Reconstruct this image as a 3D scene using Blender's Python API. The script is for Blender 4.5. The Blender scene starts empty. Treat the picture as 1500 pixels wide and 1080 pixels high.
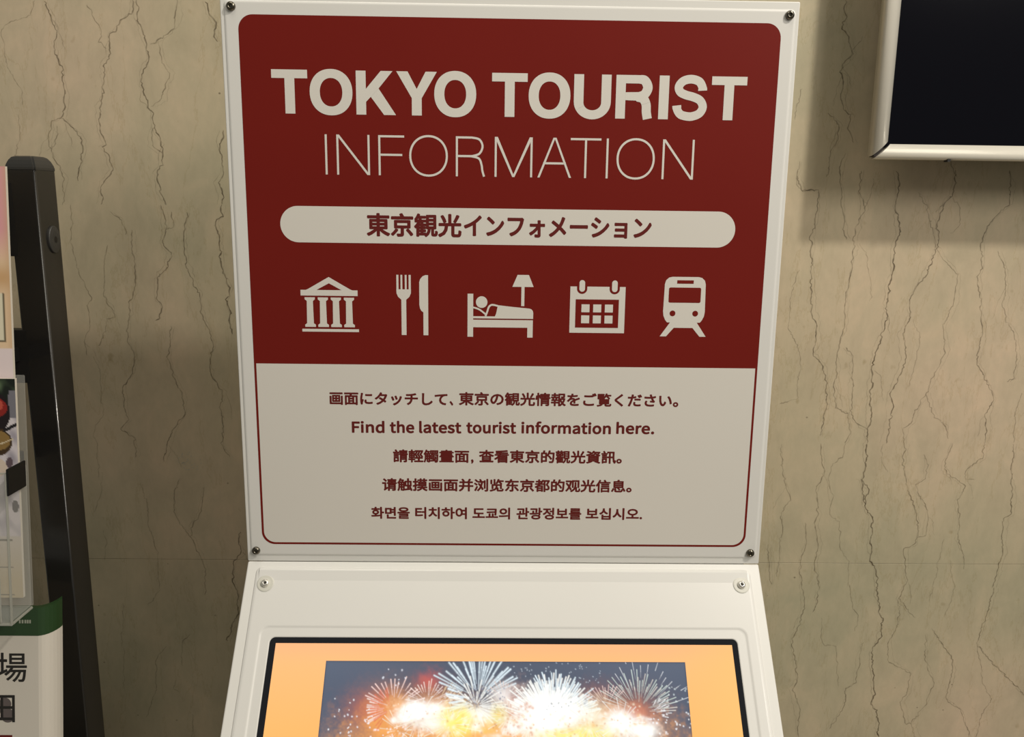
import bpy, bmesh, math, random
import numpy as np
from mathutils import Vector, Matrix
from mathutils.geometry import tessellate_polygon

sc = bpy.context.scene
Z0 = 1.10            # height of the sign's lower edge above the floor (m)

# ------------------------------------------------------------------ camera
R = Vector((0.999805, -0.014727, 0.013167)); U = Vector((-0.010162, 0.188165, 0.982085)); F = Vector((0.016941, 0.982027, -0.187979))
cam = bpy.data.cameras.new('camera'); cam.lens = 28.8; cam.sensor_width = 36; cam.clip_start = 0.02
co = bpy.data.objects.new('camera', cam); sc.collection.objects.link(co)
co.matrix_world = Matrix(((R.x, U.x, -F.x, -0.00994), (R.y, U.y, -F.y, -1.20127), (R.z, U.z, -F.z, 0.40386 + Z0), (0, 0, 0, 1)))
sc.camera = co

# ------------------------------------------------------------------ view, world, lamps
vs = sc.view_settings
vs.view_transform = 'Standard'; vs.look = 'None'; vs.exposure = 0.10; vs.gamma = 1.0; vs.use_curve_mapping = False
w = bpy.data.worlds.new('world'); sc.world = w; w.use_nodes = True
w.node_tree.nodes['Background'].inputs[0].default_value = (0.95, 0.92, 0.82, 1)
w.node_tree.nodes['Background'].inputs[1].default_value = 0.165

def area(name, loc, target, size, energy, col, shape='DISK'):
    l = bpy.data.lights.new(name, 'AREA'); l.shape = shape; l.size = size; l.energy = energy; l.color = col
    o = bpy.data.objects.new(name, l); sc.collection.objects.link(o); o.location = loc
    d = Vector(target) - Vector(loc); o.rotation_euler = d.to_track_quat('-Z', 'Y').to_euler()
    return o
area('ceiling_downlight', (1.36, -1.35, 3.30), (0.0, -0.2, 1.3), 0.15, 33, (1.0, 0.93, 0.83))
area('overhead_fill', (-0.3, -0.95, 3.25), (0.0, -0.1, 1.4), 1.0, 9, (1.0, 0.94, 0.80), 'SQUARE')  # unseen soft fill, added for overhead ambient light and kept out of screen reflections
area('ceiling_panel_front', (2.3, -2.6, 3.2), (0.1, -0.2, 1.4), 1.1, 44, (1.0, 0.94, 0.84), 'SQUARE')

# ------------------------------------------------------------------ helpers
def lin(c):
    return tuple(((v / 255) / 12.92 if v / 255 <= 0.04045 else ((v / 255 + 0.055) / 1.055) ** 2.4) for v in c)

def mat(name, col, rough=0.5, metal=0.0, coat=0.0, bump=0.0, bscale=400, vary=0.0, spec=0.5):
    m = bpy.data.materials.new(name); m.use_nodes = True; nt = m.node_tree; b = nt.nodes['Principled BSDF']
    b.inputs['Base Color'].default_value = (*col, 1); b.inputs['Roughness'].default_value = rough
    b.inputs['Metallic'].default_value = metal; b.inputs['Coat Weight'].default_value = coat
    b.inputs['Coat Roughness'].default_value = 0.12; b.inputs['Specular IOR Level'].default_value = spec
    tc = nt.nodes.new('ShaderNodeTexCoord'); n = nt.nodes.new('ShaderNodeTexNoise')
    n.inputs['Scale'].default_value = bscale; n.inputs['Detail'].default_value = 3
    nt.links.new(tc.outputs['Object'], n.inputs['Vector'])
    if vary:
        mx = nt.nodes.new('ShaderNodeMix'); mx.data_type = 'RGBA'
        mx.inputs[6].default_value = (*[c * (1 - vary) for c in col], 1); mx.inputs[7].default_value = (*[min(1, c * (1 + vary)) for c in col], 1)
        n2 = nt.nodes.new('ShaderNodeTexNoise'); n2.inputs['Scale'].default_value = 9
        nt.links.new(tc.outputs['Object'], n2.inputs['Vector'])
        nt.links.new(n2.outputs['Fac'], mx.inputs[0]); nt.links.new(mx.outputs[2], b.inputs['Base Color'])
    if bump:
        bp = nt.nodes.new('ShaderNodeBump'); bp.inputs['Strength'].default_value = bump; bp.inputs['Distance'].default_value = 0.0005
        nt.links.new(n.outputs['Fac'], bp.inputs['Height']); nt.links.new(bp.outputs['Normal'], b.inputs['Normal'])
    return m

def attr_mat(name, emit=0.0, rough=0.5, spec=0.5):
    """printed colours carried by the mesh attribute 'ink'"""
    m = bpy.data.materials.new(name); m.use_nodes = True; nt = m.node_tree; b = nt.nodes['Principled BSDF']
    a = nt.nodes.new('ShaderNodeAttribute'); a.attribute_name = 'ink'
    b.inputs['Roughness'].default_value = rough; b.inputs['Specular IOR Level'].default_value = spec
    if emit:
        b.inputs['Base Color'].default_value = (0.01, 0.01, 0.01, 1)
        nt.links.new(a.outputs['Color'], b.inputs['Emission Color']); b.inputs['Emission Strength'].default_value = emit
    else:
        nt.links.new(a.outputs['Color'], b.inputs['Base Color'])
    return m

def tag(o, label=None, cat=None, group=None, kind=None):
    if label: o['label'] = label
    if cat: o['category'] = cat
    if group: o['group'] = group
    if kind: o['kind'] = kind
    return o

def empty(name, loc=(0, 0, 0)):
    o = bpy.data.objects.new(name, None); sc.collection.objects.link(o); o.location = loc; o.empty_display_size = 0.1
    return o

def link(name, me, m, parent=None, smooth=False):
    """mesh in world metres -> object, parented without moving it"""
    o = bpy.data.objects.new(name, me); sc.collection.objects.link(o)
    if m is not None: me.materials.append(m)
    if smooth:
        for p in me.polygons: p.use_smooth = True
    if parent is not None:
        off = Vector((0, 0, 0)); q = parent
        while q is not None: off += Vector(q.location); q = q.parent
        me.transform(Matrix.Translation(-off)); o.parent = parent
    return o

def bm_link(name, bm, m, parent=None, smooth=False):
    me = bpy.data.meshes.new(name); bm.normal_update(); bm.to_mesh(me); bm.free()
    return link(name, me, m, parent, smooth)

def add_hull(bm, bot, top, cap=True):
    """prism between two loops of world points (metres)"""
    a = [bm.verts.new(p) for p in bot]; b = [bm.verts.new(p) for p in top]; n = len(a)
    for i in range(n):
        bm.faces.new((a[i], a[(i + 1) % n], b[(i + 1) % n], b[i]))
    if cap:
        bm.faces.new(b); bm.faces.new(a[::-1])
    return bm

def box(name, x0, x1, y0, y1, z0, z1, m, parent=None, bev=0.0, seg=2):
    """millimetres; z measured from the sign's lower edge"""
    bm = bmesh.new(); s = 0.001
    lo = [Vector((x * s, y * s, z0 * s + Z0)) for x, y in ((x0, y0), (x1, y0), (x1, y1), (x0, y1))]
    hi = [v + Vector((0, 0, (z1 - z0) * s)) for v in lo]
    add_hull(bm, lo, hi)
    bmesh.ops.recalc_face_normals(bm, faces=bm.faces)
    if bev: bmesh.ops.bevel(bm, geom=bm.edges[:], offset=bev * s, segments=seg, affect='EDGES', profile=0.5)
    return bm_link(name, bm, m, parent, False)

class Frame:
    """a flat working plane: u to the right, v along e_v, h out of the plane (all mm)"""
    def __init__(s, o, eu, ev, en): s.o, s.eu, s.ev, s.en = Vector(o), Vector(eu), Vector(ev), Vector(en)
    def __call__(s, u, v, h=0.0): return s.o + (s.eu * u + s.ev * v + s.en * h) * 0.001
SIGN = Frame((0, -0.3, Z0), (1, 0, 0), (0, 0, 1), (0, -1, 0))
ct, st = math.cos(math.radians(40)), math.sin(math.radians(40))
CON = Frame((0, -0.3, Z0), (1, 0, 0), (0, -st, -ct), (0, -ct, st))     # v runs down the console

def rrect(x0, x1, y0, y1, r, n=8, corners=(1, 1, 1, 1)):
    """counter-clockwise from bottom-left corner; corners = bl, br, tr, tl"""
    P = []
    for (cx, cy, a0, f) in ((x0, y0, 180, corners[0]), (x1, y0, 270, corners[1]), (x1, y1, 0, corners[2]), (x0, y1, 90, corners[3])):
        rr = r * f
        sx = 1 if cx == x0 else -1; sy = 1 if cy == y0 else -1
        for k in range(n + 1):
            a = math.radians(a0 + 90 * k / n)
            P.append((cx + sx * rr + rr * math.cos(a), cy + sy * rr + rr * math.sin(a)))
    return P

def clean(P):
    Q = []
    for p in P:
        if not Q or abs(p[0] - Q[-1][0]) + abs(p[1] - Q[-1][1]) > 1e-4: Q.append(p)
    if len(Q) > 2 and abs(Q[0][0] - Q[-1][0]) + abs(Q[0][1] - Q[-1][1]) < 1e-4: Q.pop()
    return Q

def decal(name, polys, fr, h, m, parent):
    """flat printed shapes on a plane"""
    bm = bmesh.new()
    for k, P in enumerate(polys):                       # each shape a hair above the last, so overlaps never share a plane
        P = clean(P); ar = sum(P[i][0] * P[(i + 1) % len(P)][1] - P[(i + 1) % len(P)][0] * P[i][1] for i in range(len(P)))
        if ar < 0: P = P[::-1]
        vv = [bm.verts.new(fr(u, v, h + 0.0016 * (k % 60))) for u, v in P]
        if len(P) == 4: tris = [(0, 1, 2), (0, 2, 3)]
        else: tris = tessellate_polygon([[Vector((u, v, 0)) for u, v in P]])
        for tr_ in tris:
            try: bm.faces.new([vv[i] for i in tr_])
            except ValueError: pass
    bm.normal_update()
    for f in bm.faces:
        if f.normal.dot(fr.en) < 0: f.normal_flip()
    return bm_link(name, bm, m, parent)

def plate(name, P, fr, h0, h1, m, parent, bev=0.0, seg=3):
    bm = bmesh.new(); P = clean(P)
    add_hull(bm, [fr(u, v, h0) for u, v in P], [fr(u, v, h1) for u, v in P])
    bmesh.ops.recalc_face_normals(bm, faces=bm.faces)
    if bev:
        top = [e for e in bm.edges if all(abs((v.co - fr.o).dot(fr.en) * 1000 - h1) < 1e-3 for v in e.verts)]
        bmesh.ops.bevel(bm, geom=top, offset=bev * 0.001, segments=seg, affect='EDGES', profile=0.5)
    return bm_link(name, bm, m, parent)

def rings(name, loops, fr, m, parent, close=False):
    """loops: list of (points, h) with equal counts, skinned one to the next"""
    bm = bmesh.new(); L = [[bm.verts.new(fr(u, v, h)) for u, v in P] for P, h in loops]; n = len(L[0])
    for A, B in zip(L, L[1:]):
        for i in range(n):
            try: bm.faces.new((A[i], A[(i + 1) % n], B[(i + 1) % n], B[i]))
            except ValueError: pass
    if close: bm.faces.new(L[-1])
    bmesh.ops.remove_doubles(bm, verts=bm.verts, dist=1e-7)
    bmesh.ops.recalc_face_normals(bm, faces=bm.faces)
    return bm_link(name, bm, m, parent)

def smooth_path(P, n=8):
    out = []
    for i in range(len(P) - 1):
        p0 = P[max(i - 1, 0)]; p1 = P[i]; p2 = P[i + 1]; p3 = P[min(i + 2, len(P) - 1)]
        for k in range(n):
            t = k / n
            out.append(tuple(0.5 * ((2 * p1[j]) + (-p0[j] + p2[j]) * t + (2 * p0[j] - 5 * p1[j] + 4 * p2[j] - p3[j]) * t * t + (-p0[j] + 3 * p1[j] - 3 * p2[j] + p3[j]) * t ** 3) for j in (0, 1)))
    out.append(P[-1]); return out

def stroke(P, w):
    """polyline -> list of quads of width w (number or list)"""
    n = len(P); W = w if isinstance(w, (list, tuple)) else [w] * n
    L, Rr = [], []
    for i in range(n):
        a = P[max(i - 1, 0)]; b = P[min(i + 1, n - 1)]
        dx, dy = b[0] - a[0], b[1] - a[1]; d = math.hypot(dx, dy) or 1
        nx, ny = -dy / d, dx / d
        if 0 < i < n - 1:                               # keep the width through a bend
            ax, ay = P[i][0] - a[0], P[i][1] - a[1]; da = math.hypot(ax, ay) or 1
            k = max(0.5, abs((-ay * nx + ax * ny) / da)); f = 1 / k
        else: f = 1
        L.append((P[i][0] + nx * W[i] / 2 * f, P[i][1] + ny * W[i] / 2 * f)); Rr.append((P[i][0] - nx * W[i] / 2 * f, P[i][1] - ny * W[i] / 2 * f))
    return [[L[i], L[i + 1], Rr[i + 1], Rr[i]] for i in range(n - 1)]

def annulus(cx, cy, rx, ry, t, e=2.25, n=48, ty=None):
    ty = ty or t; Q = []
    def pt(k, ax, ay):
        a = 2 * math.pi * k / n; c, s = math.cos(a), math.sin(a)
        return (cx + ax * math.copysign(abs(c) ** (2 / e), c), cy + ay * math.copysign(abs(s) ** (2 / e), s))
    for k in range(n): Q.append([pt(k, rx, ry), pt(k + 1, rx, ry), pt(k + 1, rx - t, ry - ty), pt(k, rx - t, ry - ty)])
    return Q

def circle(cx, cy, r, n=28, ry=None):
    return [(cx + r * math.cos(2 * math.pi * k / n), cy + (ry or r) * math.sin(2 * math.pi * k / n)) for k in range(n)]

def text(name, body, x0, x1, zc, em, fr, h, m, parent, bold=0.0, mid=0.38):
    """one printed run of characters fitted between x0 and x1, vertical middle zc (mm)"""
    c = bpy.data.curves.new(name, 'FONT'); c.body = body; c.size = 1.0; c.resolution_u = 3; c.fill_mode = 'FRONT'
    o = bpy.data.objects.new(name, c); sc.collection.objects.link(o)
    bpy.context.view_layer.update()
    dg = bpy.context.evaluated_depsgraph_get(); me = bpy.data.meshes.new_from_object(o.evaluated_get(dg))
    bpy.data.objects.remove(o)
    co = np.empty(len(me.vertices) * 3); me.vertices.foreach_get('co', co); co = co.reshape(-1, 3)
    fc = [tuple(p.vertices) for p in me.polygons]; bpy.data.meshes.remove(me)
    a, b = co[:, 0].min(), co[:, 0].max(); x0 += bold * em; x1 -= bold * em; V_, F_ = [], []
    shifts = [(0, 0)] + ([(math.cos(t_) * bold, math.sin(t_) * bold) for t_ in [math.tau * (k + .5) / 8 for k in range(8)]] if bold > 0 else [])
    for k, (sx, sy) in enumerate(shifts):               # bold weight: the outline spread by a small radius
        n0 = len(V_)
        V_ += [fr(x0 + (p[0] - a) / (b - a) * (x1 - x0) + sx * em, zc + (p[1] - mid + sy) * em, h + 0.0025 * k) for p in co]
        F_ += [tuple(i + n0 for i in f) for f in fc]
    me = bpy.data.meshes.new(name); me.from_pydata(V_, [], F_); me.update()
    if me.polygons[0].normal.dot(fr.en) < 0: me.flip_normals()
    return link(name, me, m, parent)

# ------------------------------------------------------------------ materials
WHITE = mat('white powder-coated steel', (0.80, 0.79, 0.75), 0.38, coat=0.2, vary=0.012)
SHEET = mat('white laminated sheet', (0.79, 0.78, 0.745), 0.30, coat=0.35, vary=0.015)
RED = mat('red print', (0.180, 0.0130, 0.0088), 0.42, spec=0.15, vary=0.05)
INK = mat('white print', (0.755, 0.725, 0.665), 0.34, coat=0.1)
INKR = mat('dark red lettering', (0.135, 0.0105, 0.008), 0.4)
DARKMETAL = mat('dark-reflecting screw', (0.16, 0.145, 0.115), 0.24, metal=1.0)  # dark tone stands for the dark room the screw heads reflect
BRIGHT = mat('bright screw', (0.85, 0.83, 0.77), 0.22, metal=0.7)
HOLE = mat('socket shadowed steel', (0.03, 0.028, 0.025), 0.5)
WASH = mat('translucent plastic washer', (0.66, 0.65, 0.58), 0.35)
BLACKG = mat('black glass', (0.012, 0.013, 0.017), 0.08, spec=0.5)
NAVY = mat('navy black glossy panel', (0.0035, 0.0036, 0.0062), 0.12, spec=0.14)
ALU = mat('cream white aluminium frame', (0.84, 0.80, 0.70), 0.30, metal=0.15, coat=0.6)
DARKGAP = mat('dark mitre gap backing', (0.018, 0.010, 0.008), 0.6)  # dark colour stands in for the shade inside the open mitre gaps
POST = mat('dark bronze painted tube', (0.0155, 0.0145, 0.0135), 0.24, coat=0.6, bump=0.15, bscale=900)
CAPM = mat('dark grey plastic cap', (0.036, 0.035, 0.032), 0.45, bump=0.1)
BAR = mat('black steel bar', (0.0075, 0.007, 0.0065), 0.5)

def marble():
    m = bpy.data.materials.new('vein-cut cream marble'); m.use_nodes = True; nt = m.node_tree; N = nt.nodes; Lk = nt.links
    b = N['Principled BSDF']; tc = N.new('ShaderNodeTexCoord')
    def noise(scale, det, rough, sx, sz, off=0.0, dist=0.0):
        mp = N.new('ShaderNodeMapping'); mp.inputs['Scale'].default_value = (sx, 1, sz); mp.inputs['Location'].default_value = (off, 0, off * 0.7)
        n = N.new('ShaderNodeTexNoise'); n.inputs['Scale'].default_value = scale; n.inputs['Detail'].default_value = det
        n.inputs['Roughness'].default_value = rough; n.inputs['Distortion'].default_value = dist
        Lk.new(tc.outputs['Object'], mp.inputs['Vector']); Lk.new(mp.outputs['Vector'], n.inputs['Vector']); return n
    def ramp(src, stops):
        r = N.new('ShaderNodeValToRGB'); e = r.color_ramp.elements
        e[0].position, e[0].color = stops[0][0], (*stops[0][1], 1); e[1].position, e[1].color = stops[-1][0], (*stops[-1][1], 1)
        for p, c in stops[1:-1]: k = e.new(p); k.color = (*c, 1)
        Lk.new(src, r.inputs['Fac']); return r
    def mix(a, bb, fac, mode='MIX'):
        x = N.new('ShaderNodeMix'); x.data_type = 'RGBA'; x.blend_type = mode
        for s, i in ((fac, 0), (a, 6), (bb, 7)):
            if isinstance(s, (int, float)): x.inputs[i].default_value = s
            elif isinstance(s, tuple): x.inputs[i].default_value = (*s, 1)
            else: Lk.new(s, x.inputs[i])
        return x.outputs[2]
    base = ramp(noise(3.2, 3, 0.5, 1.0, 0.6, 3.1).outputs['Fac'], [(0.31, (0.42, 0.385, 0.265)), (0.48, (0.52, 0.44, 0.307)), (0.65, (0.60, 0.475, 0.342))])
    cl = ramp(noise(16, 5, 0.62, 1.0, 0.7, 7.7, 0.6).outputs['Fac'], [(0.30, (0.90, 0.91, 0.90)), (0.50, (0.99, 1.0, 0.99)), (0.66, (1.08, 1.06, 1.05))])
    fine = ramp(noise(120, 3, 0.6, 1.0, 0.45, 1.3).outputs['Fac'], [(0.3, (0.965, 0.965, 0.96)), (0.7, (1.03, 1.03, 1.03))])
    # thin wandering veins: the zero-crossings of stretched noise
    v = noise(5.5, 7, 0.66, 1.6, 0.42, 5.2, 0.25)
    vr = ramp(v.outputs['Fac'], [(0.492, (1, 1, 1)), (0.4995, (0.90, 0.88, 0.83)), (0.507, (1, 1, 1))])
    sp = ramp(noise(42, 2, 0.5, 1, 0.8, 9.4).outputs['Fac'], [(0.70, (1, 1, 1)), (0.78, (0.80, 0.77, 0.70))])
    c = mix(base.outputs['Color'], cl.outputs['Color'], 1.0, 'MULTIPLY'); c = mix(c, fine.outputs['Color'], 1.0, 'MULTIPLY')
    c = mix(c, vr.outputs['Color'], 1.0, 'MULTIPLY'); c = mix(c, sp.outputs['Color'], 1.0, 'MULTIPLY')
    Lk.new(c, b.inputs['Base Color']); b.inputs['Roughness'].default_value = 0.42; b.inputs['Specular IOR Level'].default_value = 0.3
    bp = N.new('ShaderNodeBump'); bp.inputs['Strength'].default_value = 0.12; bp.inputs['Distance'].default_value = 0.0006
    Lk.new(noise(60, 4, 0.6, 1, 0.6).outputs['Fac'], bp.inputs['Height']); Lk.new(bp.outputs['Normal'], b.inputs['Normal'])
    return m
MARBLE = marble()
GROUT = mat('pale joint filler', (0.40, 0.345, 0.225), 0.8)
def vein_mat():
    m = bpy.data.materials.new('dark mineral vein'); m.use_nodes = True; nt = m.node_tree; N = nt.nodes; Lk = nt.links
    b = N['Principled BSDF']; b.inputs['Base Color'].default_value = (0.095, 0.066, 0.032, 1); b.inputs['Roughness'].default_value = 0.5
    a = N.new('ShaderNodeAttribute'); a.attribute_name = 'ink'
    tc = N.new('ShaderNodeTexCoord'); n = N.new('ShaderNodeTexNoise'); n.inputs['Scale'].default_value = 70; n.inputs['Detail'].default_value = 3
    Lk.new(tc.outputs['Object'], n.inputs['Vector'])
    mr = N.new('ShaderNodeMapRange'); mr.inputs[1].default_value = 0.3; mr.inputs[2].default_value = 0.7; mr.inputs[3].default_value = 0.35; mr.inputs[4].default_value = 1.25
    Lk.new(n.outputs['Fac'], mr.inputs[0])
    mu = N.new('ShaderNodeMath'); mu.operation = 'MULTIPLY'; mu.use_clamp = True
    Lk.new(a.outputs['Fac'], mu.inputs[0]); Lk.new(mr.outputs[0], mu.inputs[1]); Lk.new(mu.outputs[0], b.inputs['Alpha'])
    return m
VEIN = vein_mat()

# ------------------------------------------------------------------ wall and floor
WL = Frame((0, 0, Z0), (1, 0, 0), (0, 0, 1), (0, -1, 0))
wall = box('wall_back', -2450, 3550, 1, 120, -1100, 2300, GROUT); tag(wall, kind='structure')
cols = [-2450, -1250, -50, 1150, 2350, 3550]; rows = [-1100, -133, 834, 1801, 2300]
slabs = {}
for j in range(4):
    for i in range(5):
        slabs[i, j] = box('stone_slab', cols[i] + .4, cols[i + 1] - .4, 0, 20, rows[j] + .25, rows[j + 1] - .25, MARBLE, wall, 0.2, 1)
FLOORM = mat('grey stone floor', (0.24, 0.22, 0.18), 0.35, vary=0.15)
fl = box('floor', -2450, 3550, -4000, 1, -1150, -1100, GROUT); tag(fl, kind='structure')
for i in range(10):
    for j in range(7):
        if i * 600 - 2450 < 3550:
            box('floor_tile', i * 600 - 2449, i * 600 - 1851, -(j + 1) * 570 + 1, -j * 570 - 1, -1101, -1099, FLOORM, fl, 0.5, 1)

VEINS = [
(8,[(-632,679),(-628,657),(-621,640),(-627,624),(-620,596),(-619,573),(-617,561),(-620,540),(-626,525),(-620,518),(-606,505),(-598,495),(-600,466),(-608,453),(-609,440)]),
(5,[(-626,525),(-639,519),(-643,504),(-644,479),(-634,460),(-627,440),(-630,421),(-634,405)]),
(5,[(-632,515),(-631,502),(-637,486),(-643,479)]),
(4,[(-577,675),(-563,651),(-560,639),(-564,627),(-552,619)]),
(7,[(-514,681),(-518,664),(-532,654),(-549,634),(-552,619),(-550,609),(-560,594),(-564,557),(-568,541),(-573,505),(-565,489),(-569,486),(-561,472),(-560,454),(-575,438),(-578,427),(-575,417),(-580,406)]),
(8,[(-509,681),(-509,657),(-497,624),(-497,605),(-505,590),(-509,575),(-506,552),(-499,532),(-496,514),(-484,491),(-488,478),(-490,463),(-497,452),(-493,423),(-484,407)]),
(5,[(-496,514),(-500,506),(-500,488),(-488,478)]),
(6,[(-454,682),(-456,663),(-461,645),(-483,630),(-497,624)]),
(5,[(-483,629),(-478,598),(-469,586),(-478,570),(-484,550),(-498,542)]),
(10,[(-415,680),(-409,663),(-404,651),(-401,629)]),
(9,[(-399,510),(-406,492),(-404,469),(-401,456),(-409,440),(-405,424),(-409,408)]),
(3,[(-646,679),(-656,659),(-689,649),(-697,637),(-692,624),(-697,612),(-695,595),(-676,562),(-677,540)]),
(3,[(-684,529),(-684,509),(-686,488),(-694,470)]),
(7,[(-493,407),(-489,386),(-488,368),(-495,354),(-485,339),(-492,317),(-509,302),(-511,273),(-503,262),(-504,243),(-510,240)]),
(6,[(-481,397),(-479,375),(-490,372)]),
(10,[(-407,408),(-407,392),(-417,385),(-412,365),(-415,344),(-412,311),(-402,289),(-407,267),(-406,244),(-404,222)]),
(7,[(-456,397),(-464,354),(-462,321),(-456,299),(-448,281),(-446,251),(-435,229),(-430,203),(-437,180),(-435,157),(-419,134),(-426,111),(-424,87),(-425,52),(-415,32)]),
(5,[(-566,396),(-550,385),(-548,364)]),
(6,[(-537,371),(-538,335),(-539,302),(-540,284),(-552,261),(-556,209),(-548,186),(-552,164),(-569,140),(-567,109),(-563,90),(-574,74),(-558,62),(-558,31)]),
(4,[(-622,405),(-626,359),(-622,319),(-610,290),(-603,270),(-611,261),(-608,231),(-621,208),(-617,186)]),
(4,[(-575,349),(-581,316),(-584,276),(-570,244),(-585,242),(-586,224),(-599,201)]),
(3,[(-608,186),(-600,163),(-600,97),(-615,78),(-616,38),(-614,-2)]),
(6,[(-492,232),(-494,202),(-500,187),(-494,160),(-479,133),(-480,99),(-500,75),(-509,51),(-515,23)]),
(3,[(-611,8),(-614,-28),(-624,-57)]),
(3,[(-615,-85),(-613,-110),(-619,-135)]),
(4,[(-551,-8),(-544,-36),(-545,-77),(-534,-122),(-536,-152),(-536,-185),(-556,-211)]),
(5,[(-493,-3),(-504,-23),(-505,-56),(-496,-76),(-480,-97),(-470,-122),(-462,-151),(-464,-193)]),
(5,[(-458,-15),(-464,-56),(-479,-76),(-484,-97)]),
(9,[(-406,-86),(-410,-101),(-405,-121),(-418,-142),(-421,-163),(-415,-193),(-418,-223),(-429,-249),(-434,-271)]),
(3,[(-595,-207),(-600,-272),(-604,-360)]),
(4,[(-494,-258),(-506,-271),(-509,-315)]),
(4,[(-533,-280),(-549,-306),(-554,-360),(-571,-405)]),
(4,[(-518,-333),(-524,-355),(-516,-360)]),
(4,[(-498,-400),(-499,-441)]),
(8,[(415,460),(424,439),(448,441),(450,425),(448,389),(442,374),(446,356),(451,294),(455,264),(462,249),(464,222),(462,203),(478,180),(485,153),(488,125),(484,102),(483,74)]),
(6,[(478,468),(482,429),(488,397),(496,371)]),
(6,[(509,469),(507,437),(518,415),(507,375),(510,361),(506,324),(501,283),(504,249),(497,215),(495,199),(500,180),(497,157),(502,118),(522,110),(527,78),(522,62)]),
(4,[(527,458),(527,437),(518,415)]),
(10,[(561,469),(565,448),(564,419),(574,383),(568,358),(571,325),(565,302),(565,265),(562,234),(555,204),(554,177),(554,142),(555,110),(557,63)]),
(8,[(645,470),(647,453),(643,435),(634,424),(627,388),(633,362),(619,322),(606,303),(599,280),(604,260),(591,231),(600,197),(594,162),(585,138),(590,103),(585,63)]),
(5,[(592,438),(608,420),(621,388),(629,362),(647,337),(666,322),(665,281),(652,247),(660,205),(638,143),(622,115),(622,95),(611,87),(612,63)]),
(5,[(638,143),(658,103),(673,92),(679,72)]),
(4,[(644,431),(658,417),(659,395),(648,381)]),
(7,[(722,471),(728,454),(728,425),(713,411),(700,392),(696,367),(700,337),(693,319),(704,289),(714,236),(708,190),(720,175),(732,155),(742,136),(732,108),(738,88),(737,64)]),
(5,[(720,356),(734,334),(740,301),(738,274),(748,252),(762,237),(769,198),(769,167),(758,161)]),
(4,[(785,144),(778,108),(782,65)]),
(6,[(509,211),(522,196),(525,145),(530,102),(552,83)]),
(4,[(431,327),(421,286),(421,241),(441,203),(447,176),(439,160),(443,133),(417,123)]),
(3,[(515,366),(528,350),(537,313),(540,280)]),
(3,[(605,254),(620,228),(618,189),(611,150)]),
(5,[(423,61),(426,27),(437,-8),(445,-30),(433,-48),(438,-79),(433,-102),(435,-156)]),
(6,[(486,62),(490,14),(482,-17),(489,-52),(487,-74),(495,-101),(491,-129),(502,-179),(496,-216)]),
(6,[(471,-66),(476,-97),(468,-129),(479,-189),(481,-216),(465,-264),(473,-302),(481,-331),(474,-350),(487,-399),(488,-438)]),
(4,[(521,62),(521,41),(505,30),(501,6),(510,-21),(508,-52),(524,-65),(530,-110),(545,-133),(549,-170),(557,-207),(569,-225),(565,-249)]),
(5,[(580,-268),(578,-301),(575,-340),(561,-350),(559,-384),(540,-423)]),
(10,[(555,63),(561,24),(554,2),(562,-38),(573,-56),(579,-105),(580,-128),(587,-137),(596,-188),(609,-230),(606,-263),(597,-287),(604,-340),(606,-379),(614,-389),(621,-438)]),
(8,[(550,6),(566,-11),(562,-38)]),
(3,[(580,63),(581,32),(591,17)]),
(6,[(614,63),(616,15),(627,-7),(642,-42),(649,-73),(648,-100),(632,-109),(635,-141),(642,-164),(631,-192),(659,-225)]),
(5,[(631,-192),(634,-234),(623,-263),(627,-301),(663,-323),(660,-359),(652,-374),(665,-413),(674,-413),(686,-438)]),
(5,[(645,46),(655,29),(651,7),(639,-2),(646,-20),(661,-42),(664,-55),(661,-87),(649,-89)]),
(5,[(687,64),(678,29),(684,16),(716,-4),(706,-28),(715,-64),(713,-91),(727,-118),(730,-141)]),
(5,[(738,64),(738,40),(713,25),(713,7),(725,7)]),
(7,[(782,65),(783,21),(791,-23),(792,-50),(780,-57),(787,-113),(782,-173),(773,-224),(766,-272),(791,-300),(853,-361)]),
(4,[(766,-272),(783,-339),(800,-368),(786,-408),(786,-438)]),
(5,[(680,-253),(684,-296),(702,-339),(693,-378),(674,-413)]),
(6,[(689,-244),(724,-291),(733,-315),(726,-368),(753,-388),(768,-423),(774,-438)]),
(3,[(692,-91),(687,-127),(684,-173),(682,-197)]),
(3,[(705,-127),(719,-173),(714,-206),(709,-225)]),
(4,[(510,-226),(516,-273),(539,-275),(547,-345)]),
(6,[(416,-102),(423,-170)]),
(7,[(464,698),(468,672),(461,663),(473,648),(478,631),(481,627),(468,611),(464,602),(469,598),(470,569),(477,552),(486,545),(486,522),(492,507)]),
(4,[(495,651),(485,633),(479,618)]),
(6,[(453,547),(472,531),(471,511),(465,497),(458,458)]),
(5,[(482,493),(478,477),(479,459)]),
(7,[(636,484),(646,461)]),
(4,[(413,580),(408,559),(408,537)]),
(5,[(418,479),(416,448),(425,439),(430,439)]),
]
rng = random.Random(4)
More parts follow.
